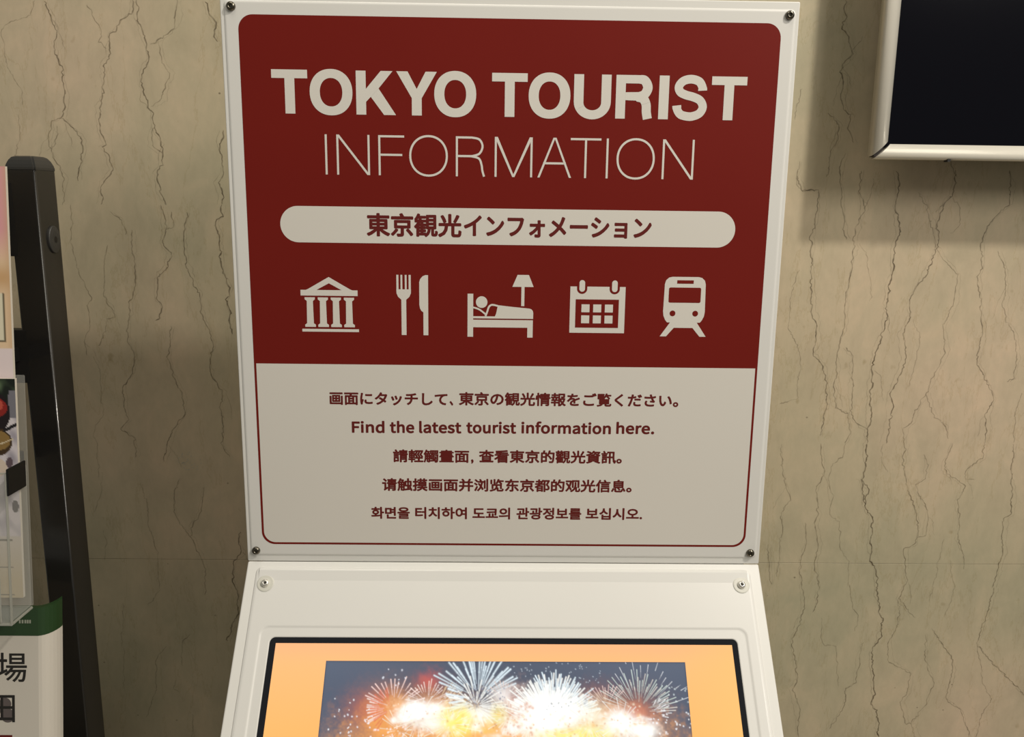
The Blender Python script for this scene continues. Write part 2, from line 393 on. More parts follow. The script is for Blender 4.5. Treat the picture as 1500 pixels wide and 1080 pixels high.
def vein_ribbon(bm, lay, pts, strength):
    """one traced vein as a flush ribbon with a jagged edge"""
    P = []
    for (a, b) in zip(pts, pts[1:]):
        d = math.hypot(b[0] - a[0], b[1] - a[1]); n = max(1, int(d / 2.8))
        for k in range(n): P.append([a[0] + (b[0] - a[0]) * k / n, a[1] + (b[1] - a[1]) * k / n])
    P.append(list(pts[-1])); n = len(P)
    if n < 3: return
    jit = 0.0; W = []
    j2 = rng.uniform(-1, 1)
    for i, q in enumerate(P):
        jit = jit * 0.72 + rng.uniform(-1, 1) * (1.05 + 0.06 * strength)
        if rng.random() < 0.2: j2 = rng.uniform(-1.4, 1.4)
        q[0] += jit + j2 * 0.9 + rng.uniform(-1, 1) * (0.35 + 0.05 * strength); q[1] += rng.uniform(-1.3, 1.3)
        W.append((0.32 + 0.04 * strength) * rng.uniform(0.55, 1.5))
    W[0] = W[-1] = 0.3
    alpha = 0.08 + 0.050 * strength
    prev = None
    for i in range(n):
        a = P[max(i - 1, 0)]; b = P[min(i + 1, n - 1)]; dx, dz = b[0] - a[0], b[1] - a[1]; d = math.hypot(dx, dz) or 1
        nx, nz = -dz / d, dx / d; row = []
        for s, al in ((-1.7, 0.0), (-0.5, 1.0), (0.5, 1.0), (1.7, 0.0)):
            v = bm.verts.new(WL(P[i][0] + nx * W[i] * s, P[i][1] + nz * W[i] * s, 0.12)); row.append((v, al * alpha))
        if prev:
            for k in range(3):
                f = bm.faces.new((prev[k][0], prev[k + 1][0], row[k + 1][0], row[k][0]))
                vals = {prev[k][0]: prev[k][1], prev[k + 1][0]: prev[k + 1][1], row[k + 1][0]: row[k + 1][1], row[k][0]: row[k][1]}
                for lp in f.loops: x = vals[lp.vert]; lp[lay] = (x, x, x, 1)
        prev = row
def slab_of(x, z):
    i = max(k for k in range(5) if cols[k] <= x); j = max(k for k in range(4) if rows[k] <= z); return (i, j)
byslab = {}
for s, pts in VEINS:
    cur = [pts[0]]
    for p in pts[1:]:
        if slab_of(*p) != slab_of(*cur[-1]):
            cur.append(p); byslab.setdefault(slab_of(*cur[0]), []).append((s, cur)); cur = [p]
        else: cur.append(p)
    if len(cur) > 1: byslab.setdefault(slab_of(*cur[0]), []).append((s, cur))
for key, lst in byslab.items():
    bm = bmesh.new(); lay = bm.loops.layers.float_color.new('ink')
    for s, pts in lst:
        vein_ribbon(bm, lay, pts, s)
        if s >= 5:                                                        # faint companion threads and short side shoots
            off = rng.choice((-1, 1)) * rng.uniform(2.5, 5)
            vein_ribbon(bm, lay, [(p[0] + off + rng.uniform(-3, 3), p[1]) for p in pts], s * 0.22)
        for p in pts[1:-1]:
            if rng.random() < 0.06:
                dx_ = rng.choice((-1, 1)) * rng.uniform(6, 20); vein_ribbon(bm, lay, [p, (p[0] + dx_ * .6, p[1] - rng.uniform(8, 18)), (p[0] + dx_, p[1] - rng.uniform(22, 50))], s * 0.35)
    for k in range(16):                                                   # small dark pits in the stone
        x = rng.uniform(cols[key[0]] + 20, cols[key[0] + 1] - 20) if key[0] != 3 else 0; x = max(-780, min(860, x)); z = rng.uniform(max(rows[key[1]], -430), min(rows[key[1] + 1], 690)); r = rng.uniform(0.7, 1.7)
        c = bm.verts.new(WL(x, z, 0.14)); ring = [bm.verts.new(WL(x + r * math.cos(a) * 1.2, z + r * math.sin(a), 0.14)) for a in [math.tau * q / 7 for q in range(7)]]
        for q in range(7):
            f = bm.faces.new((c, ring[q], ring[(q + 1) % 7]))
            for lp in f.loops: x_ = 0.55 if lp.vert is c else 0.15; lp[lay] = (x_, x_, x_, 1)
    tag(bm_link('vein', bm, VEIN, slabs[key]), kind='stuff')
# pale chipped patch on the left of the kiosk
SCUFF = mat('pale scuff on stone', (0.42, 0.40, 0.34), 0.6)
bm = bmesh.new()
for k in range(26):
    a = rng.uniform(0, math.tau); r = 20 * math.sqrt(rng.random()); x, z = -479 + r * math.cos(a), 26 + r * 0.9 * math.sin(a); q = rng.uniform(0, math.pi); l = rng.uniform(0.8, 3.2); t = rng.uniform(0.3, 0.8)
    vs_ = [bm.verts.new(WL(x + l * math.cos(q) * i + t * -math.sin(q) * j, z + l * math.sin(q) * i + t * math.cos(q) * j, 0.16)) for i, j in ((-1, 0), (0, -1), (1, 0), (0, 1))]
    bm.faces.new(vs_)
tag(bm_link('chipped_patch', bm, SCUFF, slabs[1, 1]), kind='stuff')

# ------------------------------------------------------------------ the information kiosk
KI = empty('information_kiosk', (0, -0.3, 0))
tag(KI, 'white tourist information kiosk with a red and white sign above a tilted touch screen', 'kiosk')
# tall sign board
plate('sign_board', rrect(-300, 300, -1, 622, 1.5, 3), SIGN, -22, -1.0, WHITE, KI, 1.0)
sheet = rings('sign_sheet', [(rrect(-296, 296, 6.5, 614, 5, 6), -1.0), (rrect(-296, 296, 6.5, 614, 5, 6), -0.8), (rrect(-295.4, 295.4, 7.1, 613.4, 4.4, 6), -0.45), (rrect(-294, 294, 8.5, 612, 3.5, 6), -0.05), (rrect(-293, 293, 9.5, 611, 3, 6), 0.0)], SIGN, SHEET, KI, close=True)
art = []
decal('red_panel', [rrect(-281.8, 281.8, 20.6, 600.2, 15, 10)], SIGN, 0.12, RED, sheet)
decal('notice_panel', [rrect(-279.3, 279.3, 23.0, 234.2, 13.2, 10, (1, 1, 0, 0))], SIGN, 0.24, INK, sheet)
decal('heading_pill', [rrect(-246.5, 246.7, 368.3, 407.0, 19.3, 16)], SIGN, 0.24, INK, sheet)

# bold heading: T O K Y O  T O U R I S T   (cap height 44 mm)
B0, B1 = 502.4, 546.6; Hc = B1 - B0
def q(x0, x1, y0, y1): return [(x0, y0), (x1, y0), (x1, y1), (x0, y1)]
def T_(x0, x1, sw=10.3, bt=8.6):
    c = (x0 + x1) / 2; return [q(x0, x1, B1 - bt, B1), q(c - sw / 2, c + sw / 2, B0, B1 - bt)]
def O_(x0, x1): return annulus((x0 + x1) / 2, (B0 + B1) / 2, (x1 - x0) / 2, Hc / 2 + 1.2, 10.6, 2.15, 56, 9.0)
def K_(x0, x1):
    s = 10.3; return [q(x0, x0 + s, B0, B1), [(x0 + s, B0 + 13), (x0 + s, B0 + 26), (x1 - 15, B1), (x1 - 2.6, B1), (x0 + 23.6, B0 + 26.6)],
                      [(x0 + 16, B0 + 19), (x0 + 23.6, B0 + 26.6), (x1 + 0.6, B0), (x1 - 12, B0), (x0 + 15.2, B0 + 18.3)]]
def Y_(x0, x1):
    c = (x0 + x1) / 2; s = 5.2; return [[(x0, B1), (x0 + 11.8, B1), (c, B1 - 17.5), (x1 - 11.8, B1), (x1, B1), (c + s, B0 + 17.5), (c + s, B0), (c - s, B0), (c - s, B0 + 17.5)]]
def U_(x0, x1):
    s = 10.2; a, b = x0 + s / 2, x1 - s / 2; c = (a + b) / 2; r = (b - a) / 2; yb = B0 + 16.6
    P = [(a, B1), (a, yb)] + [(c - r * math.cos(t) , yb - 13.2 * math.sin(t) ** 0.95) for t in [math.pi * k / 20 for k in range(1, 20)]] + [(b, yb), (b, B1)]
    return stroke(P, [s] * 2 + [s - 1.0 * math.sin(math.pi * k / 20) for k in range(1, 20)] + [s] * 2)
def R_(x0, x1):
    s = 10.2; P = [(x0 + s, B1 - 4.2), (x1 - 15, B1 - 4.2), (x1 - 9.2, B1 - 5.4), (x1 - 5.8, B1 - 12.4), (x1 - 9.0, B1 - 19.2), (x1 - 15, B1 - 21.4), (x0 + s, B1 - 21.4)]
    bowl = [P[0]] + smooth_path(P[1:6], 7) + [P[-1]]
    leg = smooth_path([(x1 - 17, B1 - 21.8), (x1 - 10.4, B1 - 23.6), (x1 - 7.0, B1 - 29.5), (x1 - 6.4, B0 + 7), (x1 - 5.0, B0)], 6)
    return [q(x0, x0 + s, B0, B1)] + stroke(bowl, [8.4] + [8.4 + 1.6 * math.sin(math.pi * k / (len(bowl) - 3)) for k in range(len(bowl) - 2)] + [8.0]) + stroke(leg, [8.4] + [9.6] * (len(leg) - 1))
def S_(x0, x1):
    w_ = (x1 - x0) / 37.4
    C = [(31.4, 29.6), (30.8, 33.6), (27.2, 38.8), (19, 41.0), (10.8, 39.0), (6.3, 33.4), (8.0, 28.0), (14, 25.0), (22, 23.0), (29.2, 19.6), (32.4, 13.0), (29.2, 6.6), (22.6, 3.6), (17, 3.2), (9.5, 5.0), (5.8, 9.6), (4.9, 14.2)]
    P = smooth_path([(x0 + a * w_, B0 + b) for a, b in C], 5)
    return stroke(P, [9.4] * 4 + [8.7] * (len(P) - 8) + [9.4] * 4)
G = T_(-249.9, -212.5) + O_(-210.4, -165.7) + K_(-161.9, -120.9) + Y_(-119.6, -77.2) + O_(-80.0, -35.9) + T_(-19.3, 18.0) + O_(19.3, 63.3) + U_(67.0, 106.2) + R_(111.3, 150.6) + [q(156.9, 167.3, B0, B1)] + S_(171.2, 208.9) + T_(212.3, 249.6)
decal('bold_heading', G, SIGN, 0.24, INK, sheet)
# light heading
C0, C1 = 440.4, 481.8; t = 2.2; H2 = C1 - C0
def vI(x): return [q(x - t / 2, x + t / 2, C0, C1)]
def N2(x0, x1): return [q(x0, x0 + t, C0, C1), q(x1 - t, x1, C0, C1), [(x0, C1), (x0 + 2.9, C1), (x1, C0), (x1 - 2.9, C0)]]
def O2(x0, x1): return annulus((x0 + x1) / 2, (C0 + C1) / 2, (x1 - x0) / 2, H2 / 2 + 0.8, t, 2.1, 56)
def T2(x0, x1): return [q(x0, x1, C1 - t, C1)] + vI((x0 + x1) / 2)
L = vI(-195.0) + N2(-183.9, -148.8) + [q(-139.6, -139.6 + t, C0, C1), q(-139.6, -112.1, C1 - t, C1), q(-139.6, -114.3, C0 + 20.2, C0 + 20.2 + t)] + O2(-106.9, -65.8)
x = -57.3
L += [q(x, x + t, C0, C1)] + stroke([(x, C1 - t / 2)] + smooth_path([(x + 17, C1 - t / 2), (x + 25, C1 - 3), (x + 28.4, C1 - 10), (x + 25, C1 - 17.6), (x + 17, C1 - 20.3)], 6) + [(x, C1 - 20.3)], t) \
    + stroke(smooth_path([(x + 16, C1 - 20.3), (x + 24.5, C1 - 22.6), (x + 27.4, C1 - 29), (x + 28.4, C0 + 6), (x + 30.2, C0)], 6), t)
a, b = -15.9, 24.4
L += [q(a, a + t, C0, C1), q(b - t, b, C0, C1), [(a, C1), (a + 3.2, C1), ((a + b) / 2 + 1.2, C0), ((a + b) / 2 - 1.2, C0)], [(b, C1), (b - 3.2, C1), ((a + b) / 2 - 1.2, C0), ((a + b) / 2 + 1.2, C0)]]
a, b = 30.0, 66.2; c = (a + b) / 2
L += [[(a, C0), (a + 2.4, C0), (c + 0.6, C1), (c - 1.6, C1)], [(b, C0), (b - 2.4, C0), (c - 0.6, C1), (c + 1.6, C1)], q(a + 6.0, b - 6.0, C0 + 13.8, C0 + 13.8 + t)]
L += T2(64.9, 97.6) + vI(104.4) + O2(114.4, 155.4) + N2(163.5, 197.4)
decal('light_heading', L, SIGN, 0.24, INK, sheet)
# heading in the pill
text('pill_lettering', '東京観光', -153.7, -51.0, 388.2, 25.4, SIGN, 0.36, INKR, sheet, 0.033)
text('pill_lettering', 'インフォメーション', -48.6, 155.4, 388.6, 25.4, SIGN, 0.36, INKR, sheet, 0.033)
# five lines of the notice
nb = 0.033
for body, x0, x1, zc, em in (('画面にタッチして', -199.0, -66.6, 195.4, 15.7), ('、', -64.3, -60.1, 195.4, 15.7), ('東京の観光情報をご覧ください。', -53.8, 194.6, 196.2, 15.7),
                             ('請輕觸畫面', -128.8, -42.0, 128.6, 15.6), (',', -39.9, -36.9, 129.0, 17), ('查看東京的觀光資訊。', -30.8, 133.0, 128.9, 15.6),
                             ('请触摸画面并浏览东京都的观光信息。', -141.8, 145.7, 94.3, 15.6),
                             ('화면을', -154.9, -110.3, 60.0, 15.0), ('터치하여', -104.2, -44.3, 60.2, 15.0), ('도쿄의', -38.0, 5.7, 60.2, 15.0), ('관광정보를', 13.0, 88.4, 60.4, 15.0), ('보십시오.', 93.4, 159.3, 60.6, 15.0)):
    text('notice_lettering', body, x0, x1, zc, em, SIGN, 0.36, INKR, sheet, nb)
GLYPHS = {
'F':(193,[[(35,0,35,86,46,0),(68,0,57,0,68,38),(68,115,68,77,100,115),(166,115,133,115,166,124),(166,143,166,133,133,143),(68,143,100,143,68,171),(68,229,68,200,106,229),(183,229,145,229,183,238),(183,257,183,248,134,257),(35,257,85,257,35,171)]]),
'i':(96,[[(32,0,32,63,43,0),(64,0,54,0,64,63),(64,190,64,127,54,190),(32,190,43,190,32,127)],[(48,229,36,229,61,229),(70,251,70,238,70,263),(48,271,61,271,36,271),(27,251,27,263,27,238)]]),
'n':(214,[[(32,0,32,63,43,0),(64,0,54,0,64,46),(64,138,64,92,83,157),(116,167,97,167,141,167),(152,116,152,152,152,77),(152,0,152,39,163,0),(184,0,174,0,184,40),(184,120,184,80,184,169),(126,195,166,195,100,195),(62,162,80,181,62,162),(62,162,62,162,61,172),(58,190,60,181,50,190),(32,190,41,190,32,127)]]),
'd':(217,[[(97,-5,49,-5,120,-5),(155,22,140,8,155,22),(156,22,155,22,157,15),(159,0,158,7,167,0),(185,0,176,0,185,93),(185,279,185,186,174,279),(153,279,163,279,153,254),(153,206,153,230,153,195),(154,173,154,184,138,187),(101,195,123,195,57,195),(19,95,19,157,19,32)],[(104,22,121,22,71,22),(51,95,51,49,51,139),(106,168,76,168,122,168),(153,148,137,162,153,115),(153,48,153,82,137,31)]]),
't':(132,[[(92,-5,51,-5,104,-5),(127,2,116,-1,125,11),(121,27,123,19,114,24),(99,21,106,21,77,21),(70,58,70,35,70,93),(70,164,70,129,87,164),(121,164,104,164,121,173),(121,190,121,181,104,190),(70,190,87,190,70,208),(70,244,70,226,61,244),(43,244,52,244,42,226),(40,190,41,208,30,190),(9,188,19,189,9,180),(9,164,9,172,19,164),(38,164,28,164,38,129),(38,59,38,94,38,21)]]),
'h':(213,[[(32,0,32,93,43,0),(64,0,54,0,64,46),(64,138,64,92,83,157),(116,167,97,167,141,167),(152,116,152,152,152,77),(152,0,152,39,163,0),(184,0,174,0,184,40),(184,120,184,80,184,169),(126,195,166,195,100,195),(63,163,81,181,63,176),(64,202,64,189,64,228),(64,279,64,253,54,279),(32,279,43,279,32,186)]]),
'e':(194,[[(109,-5,58,-5,135,-5),(172,15,155,4,168,22),(160,36,164,29,146,27),(113,21,131,21,77,21),(50,88,52,47,92,88),(178,88,135,88,179,92),(179,106,179,99,179,160),(103,195,152,195,60,195),(18,95,18,157,18,32)],[(49,110,83,110,53,148),(104,169,77,169,134,169),(151,110,151,149,117,110)]]),
'l':(99,[[(66,-5,42,-5,75,-5),(84,-2,80,-3,83,6),(80,23,81,15,76,22),(73,22,75,22,68,22),(64,36,64,26,64,117),(64,279,64,198,54,279),(32,279,43,279,32,198),(32,38,32,118,32,11)]]),
'a':(197,[[(76,-5,44,-5,99,-5),(139,23,121,8,139,23),(140,23,140,23,141,15),(143,0,142,8,152,0),(169,0,160,0,169,39),(169,117,169,78,169,164),(103,195,150,195,72,195),(29,170,46,181,33,163),(41,148,37,155,56,158),(98,168,76,168,129,168),(137,120,137,145,56,111),(21,49,21,91,21,15)],[(85,21,103,21,66,21),(51,51,51,30,51,76),(137,99,73,92,137,81),(137,46,137,64,119,30)]]),
's':(164,[[(82,-5,55,-5,127,-5),(151,52,151,21,151,88),(93,110,121,99,72,118),(52,143,52,125,52,158),(88,170,63,170,104,170),(131,153,118,163,136,160),(146,173,141,167,132,185),(87,195,111,195,46,195),(22,141,22,171,22,109),(77,86,50,96,98,78),(120,50,120,69,120,34),(83,20,108,20,60,20),(27,43,43,29,21,36),(11,22,16,29,29,7)]]),
'o':(212,[[(106,-5,60,-5,153,-5),(194,95,194,32,194,158),(106,195,153,195,60,195),(18,95,18,158,18,32)],[(106,22,139,22,73,22),(51,95,51,51,51,139),(106,168,73,168,139,168),(161,95,161,139,161,51)]]),
'u':(213,[[(88,-5,48,-5,114,-5),(151,30,133,9,151,30),(152,30,151,30,152,20),(154,0,153,10,163,0),(181,0,172,0,181,63),(181,190,181,127,170,190),(149,190,159,190,149,145),(149,55,149,100,131,33),(97,23,117,23,72,23),(62,74,62,38,62,112),(62,190,62,151,51,190),(29,190,40,190,29,150),(29,70,29,110,29,21)]]),
'r':(136,[[(32,0,32,63,43,0),(64,0,54,0,64,41),(64,122,64,81,77,154),(112,166,96,166,120,166),(131,163,124,165,133,172),(137,191,135,182,131,194),(116,195,125,195,95,195),(62,155,76,180,62,155),(62,155,62,155,61,167),(58,190,60,179,50,190),(32,190,41,190,32,127)]]),
'f':(114,[[(12,164,12,172,20,164),(37,164,29,164,37,109),(37,0,37,55,48,0),(69,0,59,0,69,55),(69,164,69,109,83,164),(110,164,96,164,110,173),(110,190,110,181,96,190),(69,190,83,190,69,200),(69,220,69,210,69,245),(96,258,78,258,103,258),(118,252,111,256,120,261),(125,277,122,269,116,281),(93,283,105,283,55,283),(37,221,37,259,37,210),(37,190,37,200,29,190),(12,188,20,189,12,180)]]),
'm':(324,[[(32,0,32,63,43,0),(64,0,54,0,64,46),(64,138,64,92,82,158),(112,167,98,167,136,167),(147,116,147,152,147,77),(147,0,147,39,158,0),(179,0,169,0,179,46),(179,138,179,92,197,158),(227,167,213,167,251,167),(263,116,263,152,263,77),(263,0,263,39,273,0),(294,0,284,0,294,40),(294,120,294,80,294,169),(237,195,276,195,214,195),(174,159,194,180,166,181),(121,195,151,195,99,195),(62,162,79,181,62,162),(62,162,62,162,61,172),(58,190,60,181,50,190),(32,190,41,190,32,127)]]),
'.':(97,[[(49,-5,36,-5,61,-5),(72,20,72,5,72,34),(49,44,61,44,36,44),(26,20,26,34,26,5)]]),
}
def latin(word, x0, x1, base, cap):
    """bezier letter outlines of the English line"""
    c = bpy.data.curves.new('notice_lettering', 'CURVE'); c.dimensions = '2D'; c.fill_mode = 'FRONT'; c.resolution_u = 4; c.offset = 0.0
    px = 0
    for ch in word:
        adv, sp = GLYPHS[ch]
        for pts in sp:
            s = c.splines.new('BEZIER'); s.bezier_points.add(len(pts) - 1); s.use_cyclic_u = True
            for bp, v in zip(s.bezier_points, pts):
                bp.handle_left_type = bp.handle_right_type = 'FREE'
                bp.co = ((v[0] + px) / 1000, v[1] / 1000, 0); bp.handle_left = ((v[2] + px) / 1000, v[3] / 1000, 0); bp.handle_right = ((v[4] + px) / 1000, v[5] / 1000, 0)
        px += adv + 4
    o = bpy.data.objects.new('notice_lettering', c); sc.collection.objects.link(o); bpy.context.view_layer.update()
    me = bpy.data.meshes.new_from_object(o.evaluated_get(bpy.context.evaluated_depsgraph_get())); bpy.data.objects.remove(o)
    xs = [v.co.x for v in me.vertices]; a_, b_ = min(xs), max(xs)
    P_ = [tuple(v.co) for v in me.vertices]; Q_ = [tuple(p.vertices) for p in me.polygons]; bpy.data.meshes.remove(me); V_, F_ = [], []; bw = 0.62
    for k, (sx, sy) in enumerate([(0, 0)] + [(math.cos(t_) * bw, math.sin(t_) * bw) for t_ in [math.tau * (k + .5) / 8 for k in range(8)]]):
        n0 = len(V_); V_ += [SIGN(x0 + bw + (v[0] - a_) / (b_ - a_) * (x1 - x0 - 2 * bw) + sx, base + bw * .5 + v[1] / 0.257 * (cap - bw) + sy, 0.36 + 0.0025 * k) for v in P_]
        F_ += [tuple(i + n0 for i in f) for f in Q_]
    me = bpy.data.meshes.new('notice_lettering'); me.from_pydata(V_, [], F_); me.update()
    if me.polygons[0].normal.y > 0: me.flip_normals()
    return link('notice_lettering', me, INKR, sheet)
for k, (wd, x0, x1) in enumerate((('Find', -174.9, -137.9), ('the', -132.0, -104.2), ('latest', -98.8, -50.8), ('tourist', -45.4, 11.4), ('information', 17.1, 119.2), ('here.', 125.2, 168.7))):
    latin(wd, x0, x1, 155.7 + (x0 + 175) * 0.0045, 12.6)

# pictograms -----------------------------------------------------------------
def icon(name, polys, ox, oz, sx, sz, h=0.24, m=INK):
    return decal(name, [[(ox + a * sx, oz - b * sz) for a, b in P] for P in polys], SIGN, h, m, sheet)
Rq = lambda x0, x1, y0, y1: [(x0, y0), (x1, y0), (x1, y1), (x0, y1)]
# museum
cols_ = []
for c in (15.8, 38.8, 61.6, 84.6):
    cols_.append([(c - 9, 36), (c + 9, 36), (c + 9, 39.5), (c + 5.4, 42.5), (c + 6.0, 82), (c + 9.4, 84.5), (c + 9.4, 88.5), (c - 9.4, 88.5), (c - 9.4, 84.5), (c - 6.0, 82), (c - 5.4, 42.5), (c - 9, 39.5)])
icon('museum_pictogram', [[(50, 0), (87, 21.5), (72, 23), (50, 11), (28, 23), (13, 21.5)], Rq(0, 100, 23, 33), [(13, 21.5), (28, 23), (4, 25)], [(87, 21.5), (96, 25), (72, 23)], Rq(1, 101, 92, 97)] + cols_, -227.4, 331.2, 0.624, 0.624)
# fork and knife
icon('cutlery_pictogram', [Rq(-47, -33, 0, 96), Rq(-20, -8, 0, 96), Rq(8, 20, 0, 96), Rq(33, 47, 0, 96), [(-48, 93), (48, 93), (47, 118), (38, 140), (16, 160), (16, 390), (-16, 390), (-16, 160), (-38, 140), (-47, 118)],
     [(160, 0), (142, 0), (124, 8), (108, 26), (102, 46), (102, 190), (106, 215), (116, 232), (128, 240), (128, 390), (160, 390)]], -114.5, 334.5, 0.1675, 0.1705)
# bed with sleeper and lamp
body = stroke(smooth_path([(305, 715), (330, 650), (352, 585), (385, 556), (425, 555), (480, 568)], 5), 26)
pil = stroke(smooth_path([(125, 592), (170, 602), (230, 628), (310, 690)], 5), 24)
icon('bed_pictogram', [Rq(50, 130, 400, 1008), Rq(905, 982, 765, 1012), Rq(125, 982, 765, 872), Rq(125, 450, 716, 746), circle(250, 516, 82), [(470, 556), (700, 580), (930, 600), (962, 612), (980, 635), (985, 665), (985, 746), (425, 746), (455, 680), (478, 575)],
     [(755, 130), (915, 130), (985, 297), (683, 297)], Rq(812, 856, 290, 566)] + body + pil, -48.2, 346.2, 0.0776, 0.0787)
# calendar
def pil2(cx, cy, rx, ry): return [(cx + rx * math.cos(a_), cy + (ry - rx) * (1 if math.sin(a_) > 0 else -1) + rx * math.sin(a_)) for a_ in [math.tau * (k + .5) / 28 for k in range(28)]]
ca = (-3.55, 423.05, 0.1825, 0.1830)
icon('calendar_pictogram', [Rq(396, 730, 541, 822)], *ca)
icon('calendar_pictogram', [Rq(430, 692, 618, 790), pil2(467, 545, 31, 40), pil2(664, 545, 31, 40)], *ca, h=0.36, m=RED)
icon('calendar_pictogram', [Rq(a_, a_ + 49, b_, b_ + 48) for a_ in (466, 537, 608) for b_ in (648, 715)] + [pil2(467, 537, 17, 35), pil2(664, 537, 17, 35)], *ca, h=0.48)
# train
tr = (195.4, 348.4, 0.0779, 0.0780)
hull = rrect(-290, 290, 160, 420, 110, 8, (0, 0, 1, 1))
hull = [(-x_, y_) for x_, y_ in [(-185, 160), (-235, 172), (-275, 210), (-290, 262), (-297, 600), (-298, 650), (-290, 715), (-262, 775), (-235, 808), (-190, 808), (-135, 885), (135, 885), (190, 808), (235, 808), (262, 775), (290, 715), (298, 650), (297, 600), (290, 262), (275, 210), (235, 172), (185, 160)]]
icon('train_pictogram', [hull, [(-190, 806), (-330, 1010), (-240, 1010), (-130, 880)], [(190, 806), (330, 1010), (240, 1010), (130, 880)]], *tr)
icon('train_pictogram', [Rq(-117, 117, 207, 255), rrect(-228, 228, 310, 525, 22, 4), circle(-162, 678, 41), circle(162, 678, 41)], *tr, h=0.36, m=RED)

def screw(fr, u, v, h, r, m, parent, washer=None, name='screw'):
    if washer:
        rings('washer', [(circle(u, v, washer), h), (circle(u, v, washer), h + 0.5), (circle(u, v, washer - 1), h + 0.8), (circle(u, v, r * 0.9), h + 0.8)], fr, WASH, parent); h += 0.8
    pr = [(r, 0), (r, 0.25 * r), (0.93 * r, 0.5 * r), (0.75 * r, 0.68 * r), (0.55 * r, 0.76 * r), (0.42 * r, 0.78 * r), (0.40 * r, 0.3 * r)]
    o = rings(name, [(circle(u, v, a_, 24), h + b_) for a_, b_ in pr], fr, m, parent, close=True)
    for p in o.data.polygons: p.use_smooth = len(p.vertices) == 4
    decal('hex_socket', [circle(u, v, 0.40 * r, 6)], fr, h + 0.32 * r, HOLE if m is not DARKMETAL else m, o)
for u, v in ((-288.2, 607.6), (289.4, 608.3), (-289.3, 12.6), (288.6, 13.4)): screw(SIGN, u, v, 0, 4.7, DARKMETAL, KI)

# console -------------------------------------------------------------------
plate('console_deck', rrect(-300, 300, 0.0, 430, 2, 4), CON, -18, -1.8, WHITE, KI, 1.6)
ho = lambda g, r: rrect(-261.5 - g, 262.5 + g, 86.3 - g, 384 + g, r, 8)
cs = rings('console_sheet', [(rrect(-288.5, 288.5, 7, 420, 7, 8), -1.8), (rrect(-288.5, 288.5, 7, 420, 7, 8), -1.6), (rrect(-287.6, 287.6, 7.9, 419, 6.4, 8), -0.6), (rrect(-285.6, 285.6, 9.9, 417, 6, 8), -0.08), (rrect(-284, 284, 11.5, 415, 5, 8), 0),
                      (ho(13, 10), 0), (ho(12, 9.5), -0.15), (ho(10.5, 9), -0.7), (ho(9.5, 9), -0.8), (ho(1.2, 7), -0.8), (ho(0.3, 6), -1.1), (ho(0, 6), -1.7)], CON, SHEET, KI)
for u, v in ((-275.3, 26.6), (275.6, 25.4)): screw(CON, u, v, 0, 4.6, BRIGHT, KI, 9.6)
bm = bmesh.new()
pv = [(8.0, -0.3), (10.0, 1.2), (11.5, 1.6), (22.8, 0.03), (22.8, -1.0), (8.0, -1.0)]
add_hull(bm, [CON(-284, a_, b_) for a_, b_ in pv], [CON(284, a_, b_) for a_, b_ in pv]); bmesh.ops.recalc_face_normals(bm, faces=bm.faces)
bm_link('hinge_lip', bm, SHEET, KI)
scr = plate('touch_screen', ho(-0.05, 6), CON, -8, -1.5, BLACKG, KI)
SX0, SX1, SV0, SV1 = -254.5, 256.2, 92.6, 378.8
PX0, PX1, PV0, PV1 = -196.6, 201.4, 111.2, 330.0
def ink(me, cols3):
    a_ = me.color_attributes.new('ink', 'FLOAT_COLOR', 'POINT'); d = np.ones((len(me.vertices), 4), np.float32); d[:, :3] = cols3; a_.data.foreach_set('color', d.ravel())
def grid(name, fr, u0, u1, v0, v1, nu, nv, h, m, parent, colour):
    """flat picture: a fine grid whose vertices carry the printed / displayed colour"""
    us = np.linspace(u0, u1, nu); vv = np.linspace(v0, v1, nv); UU, VV = np.meshgrid(us, vv)
    o_ = np.array(fr.o); P = o_ + (UU[..., None] * np.array(fr.eu) + VV[..., None] * np.array(fr.ev) + h * np.array(fr.en)) * 0.001
    me = bpy.data.meshes.new(name); me.vertices.add(nu * nv); me.vertices.foreach_set('co', P.reshape(-1).astype(np.float32))
    idx = np.arange(nu * nv).reshape(nv, nu); Q = np.stack([idx[:-1, :-1], idx[1:, :-1], idx[1:, 1:], idx[:-1, 1:]], -1).reshape(-1, 4)
    if fr is not CON: Q = Q[:, ::-1]
    n_ = len(Q); me.loops.add(n_ * 4); me.loops.foreach_set('vertex_index', Q.reshape(-1).astype(np.int32))
    me.polygons.add(n_); me.polygons.foreach_set('loop_start', np.arange(0, n_ * 4, 4, dtype=np.int32)); me.update(calc_edges=True)
    ink(me, colour(UU, VV).reshape(-1, 3)); return link(name, me, m, parent)
def srgb(c): return np.array(lin(c))
DISP = attr_mat('lit display', 1.0, 0.12, 0.5)
def border_col(UU, VV):
    tq = np.clip((VV - 91) / 100, 0, 1)[..., None]; e = np.exp(-((VV - 91) / 14) ** 2)[..., None]
    c = srgb((255, 190, 128)) * (1 - tq) + srgb((254, 184, 104)) * tq
    c = c * (1 - 0.75 * e) + srgb((255, 180, 130)) * 0.75 * e
    r = np.clip((UU - 180) / 70, 0, 1)[..., None]; c = c * (1 - 0.6 * r) + srgb((253, 195, 116)) * 0.6 * r
    return c
grid('display_border', CON, SX0, SX1, SV0, SV1, 90, 60, -1.45, DISP, scr, border_col)

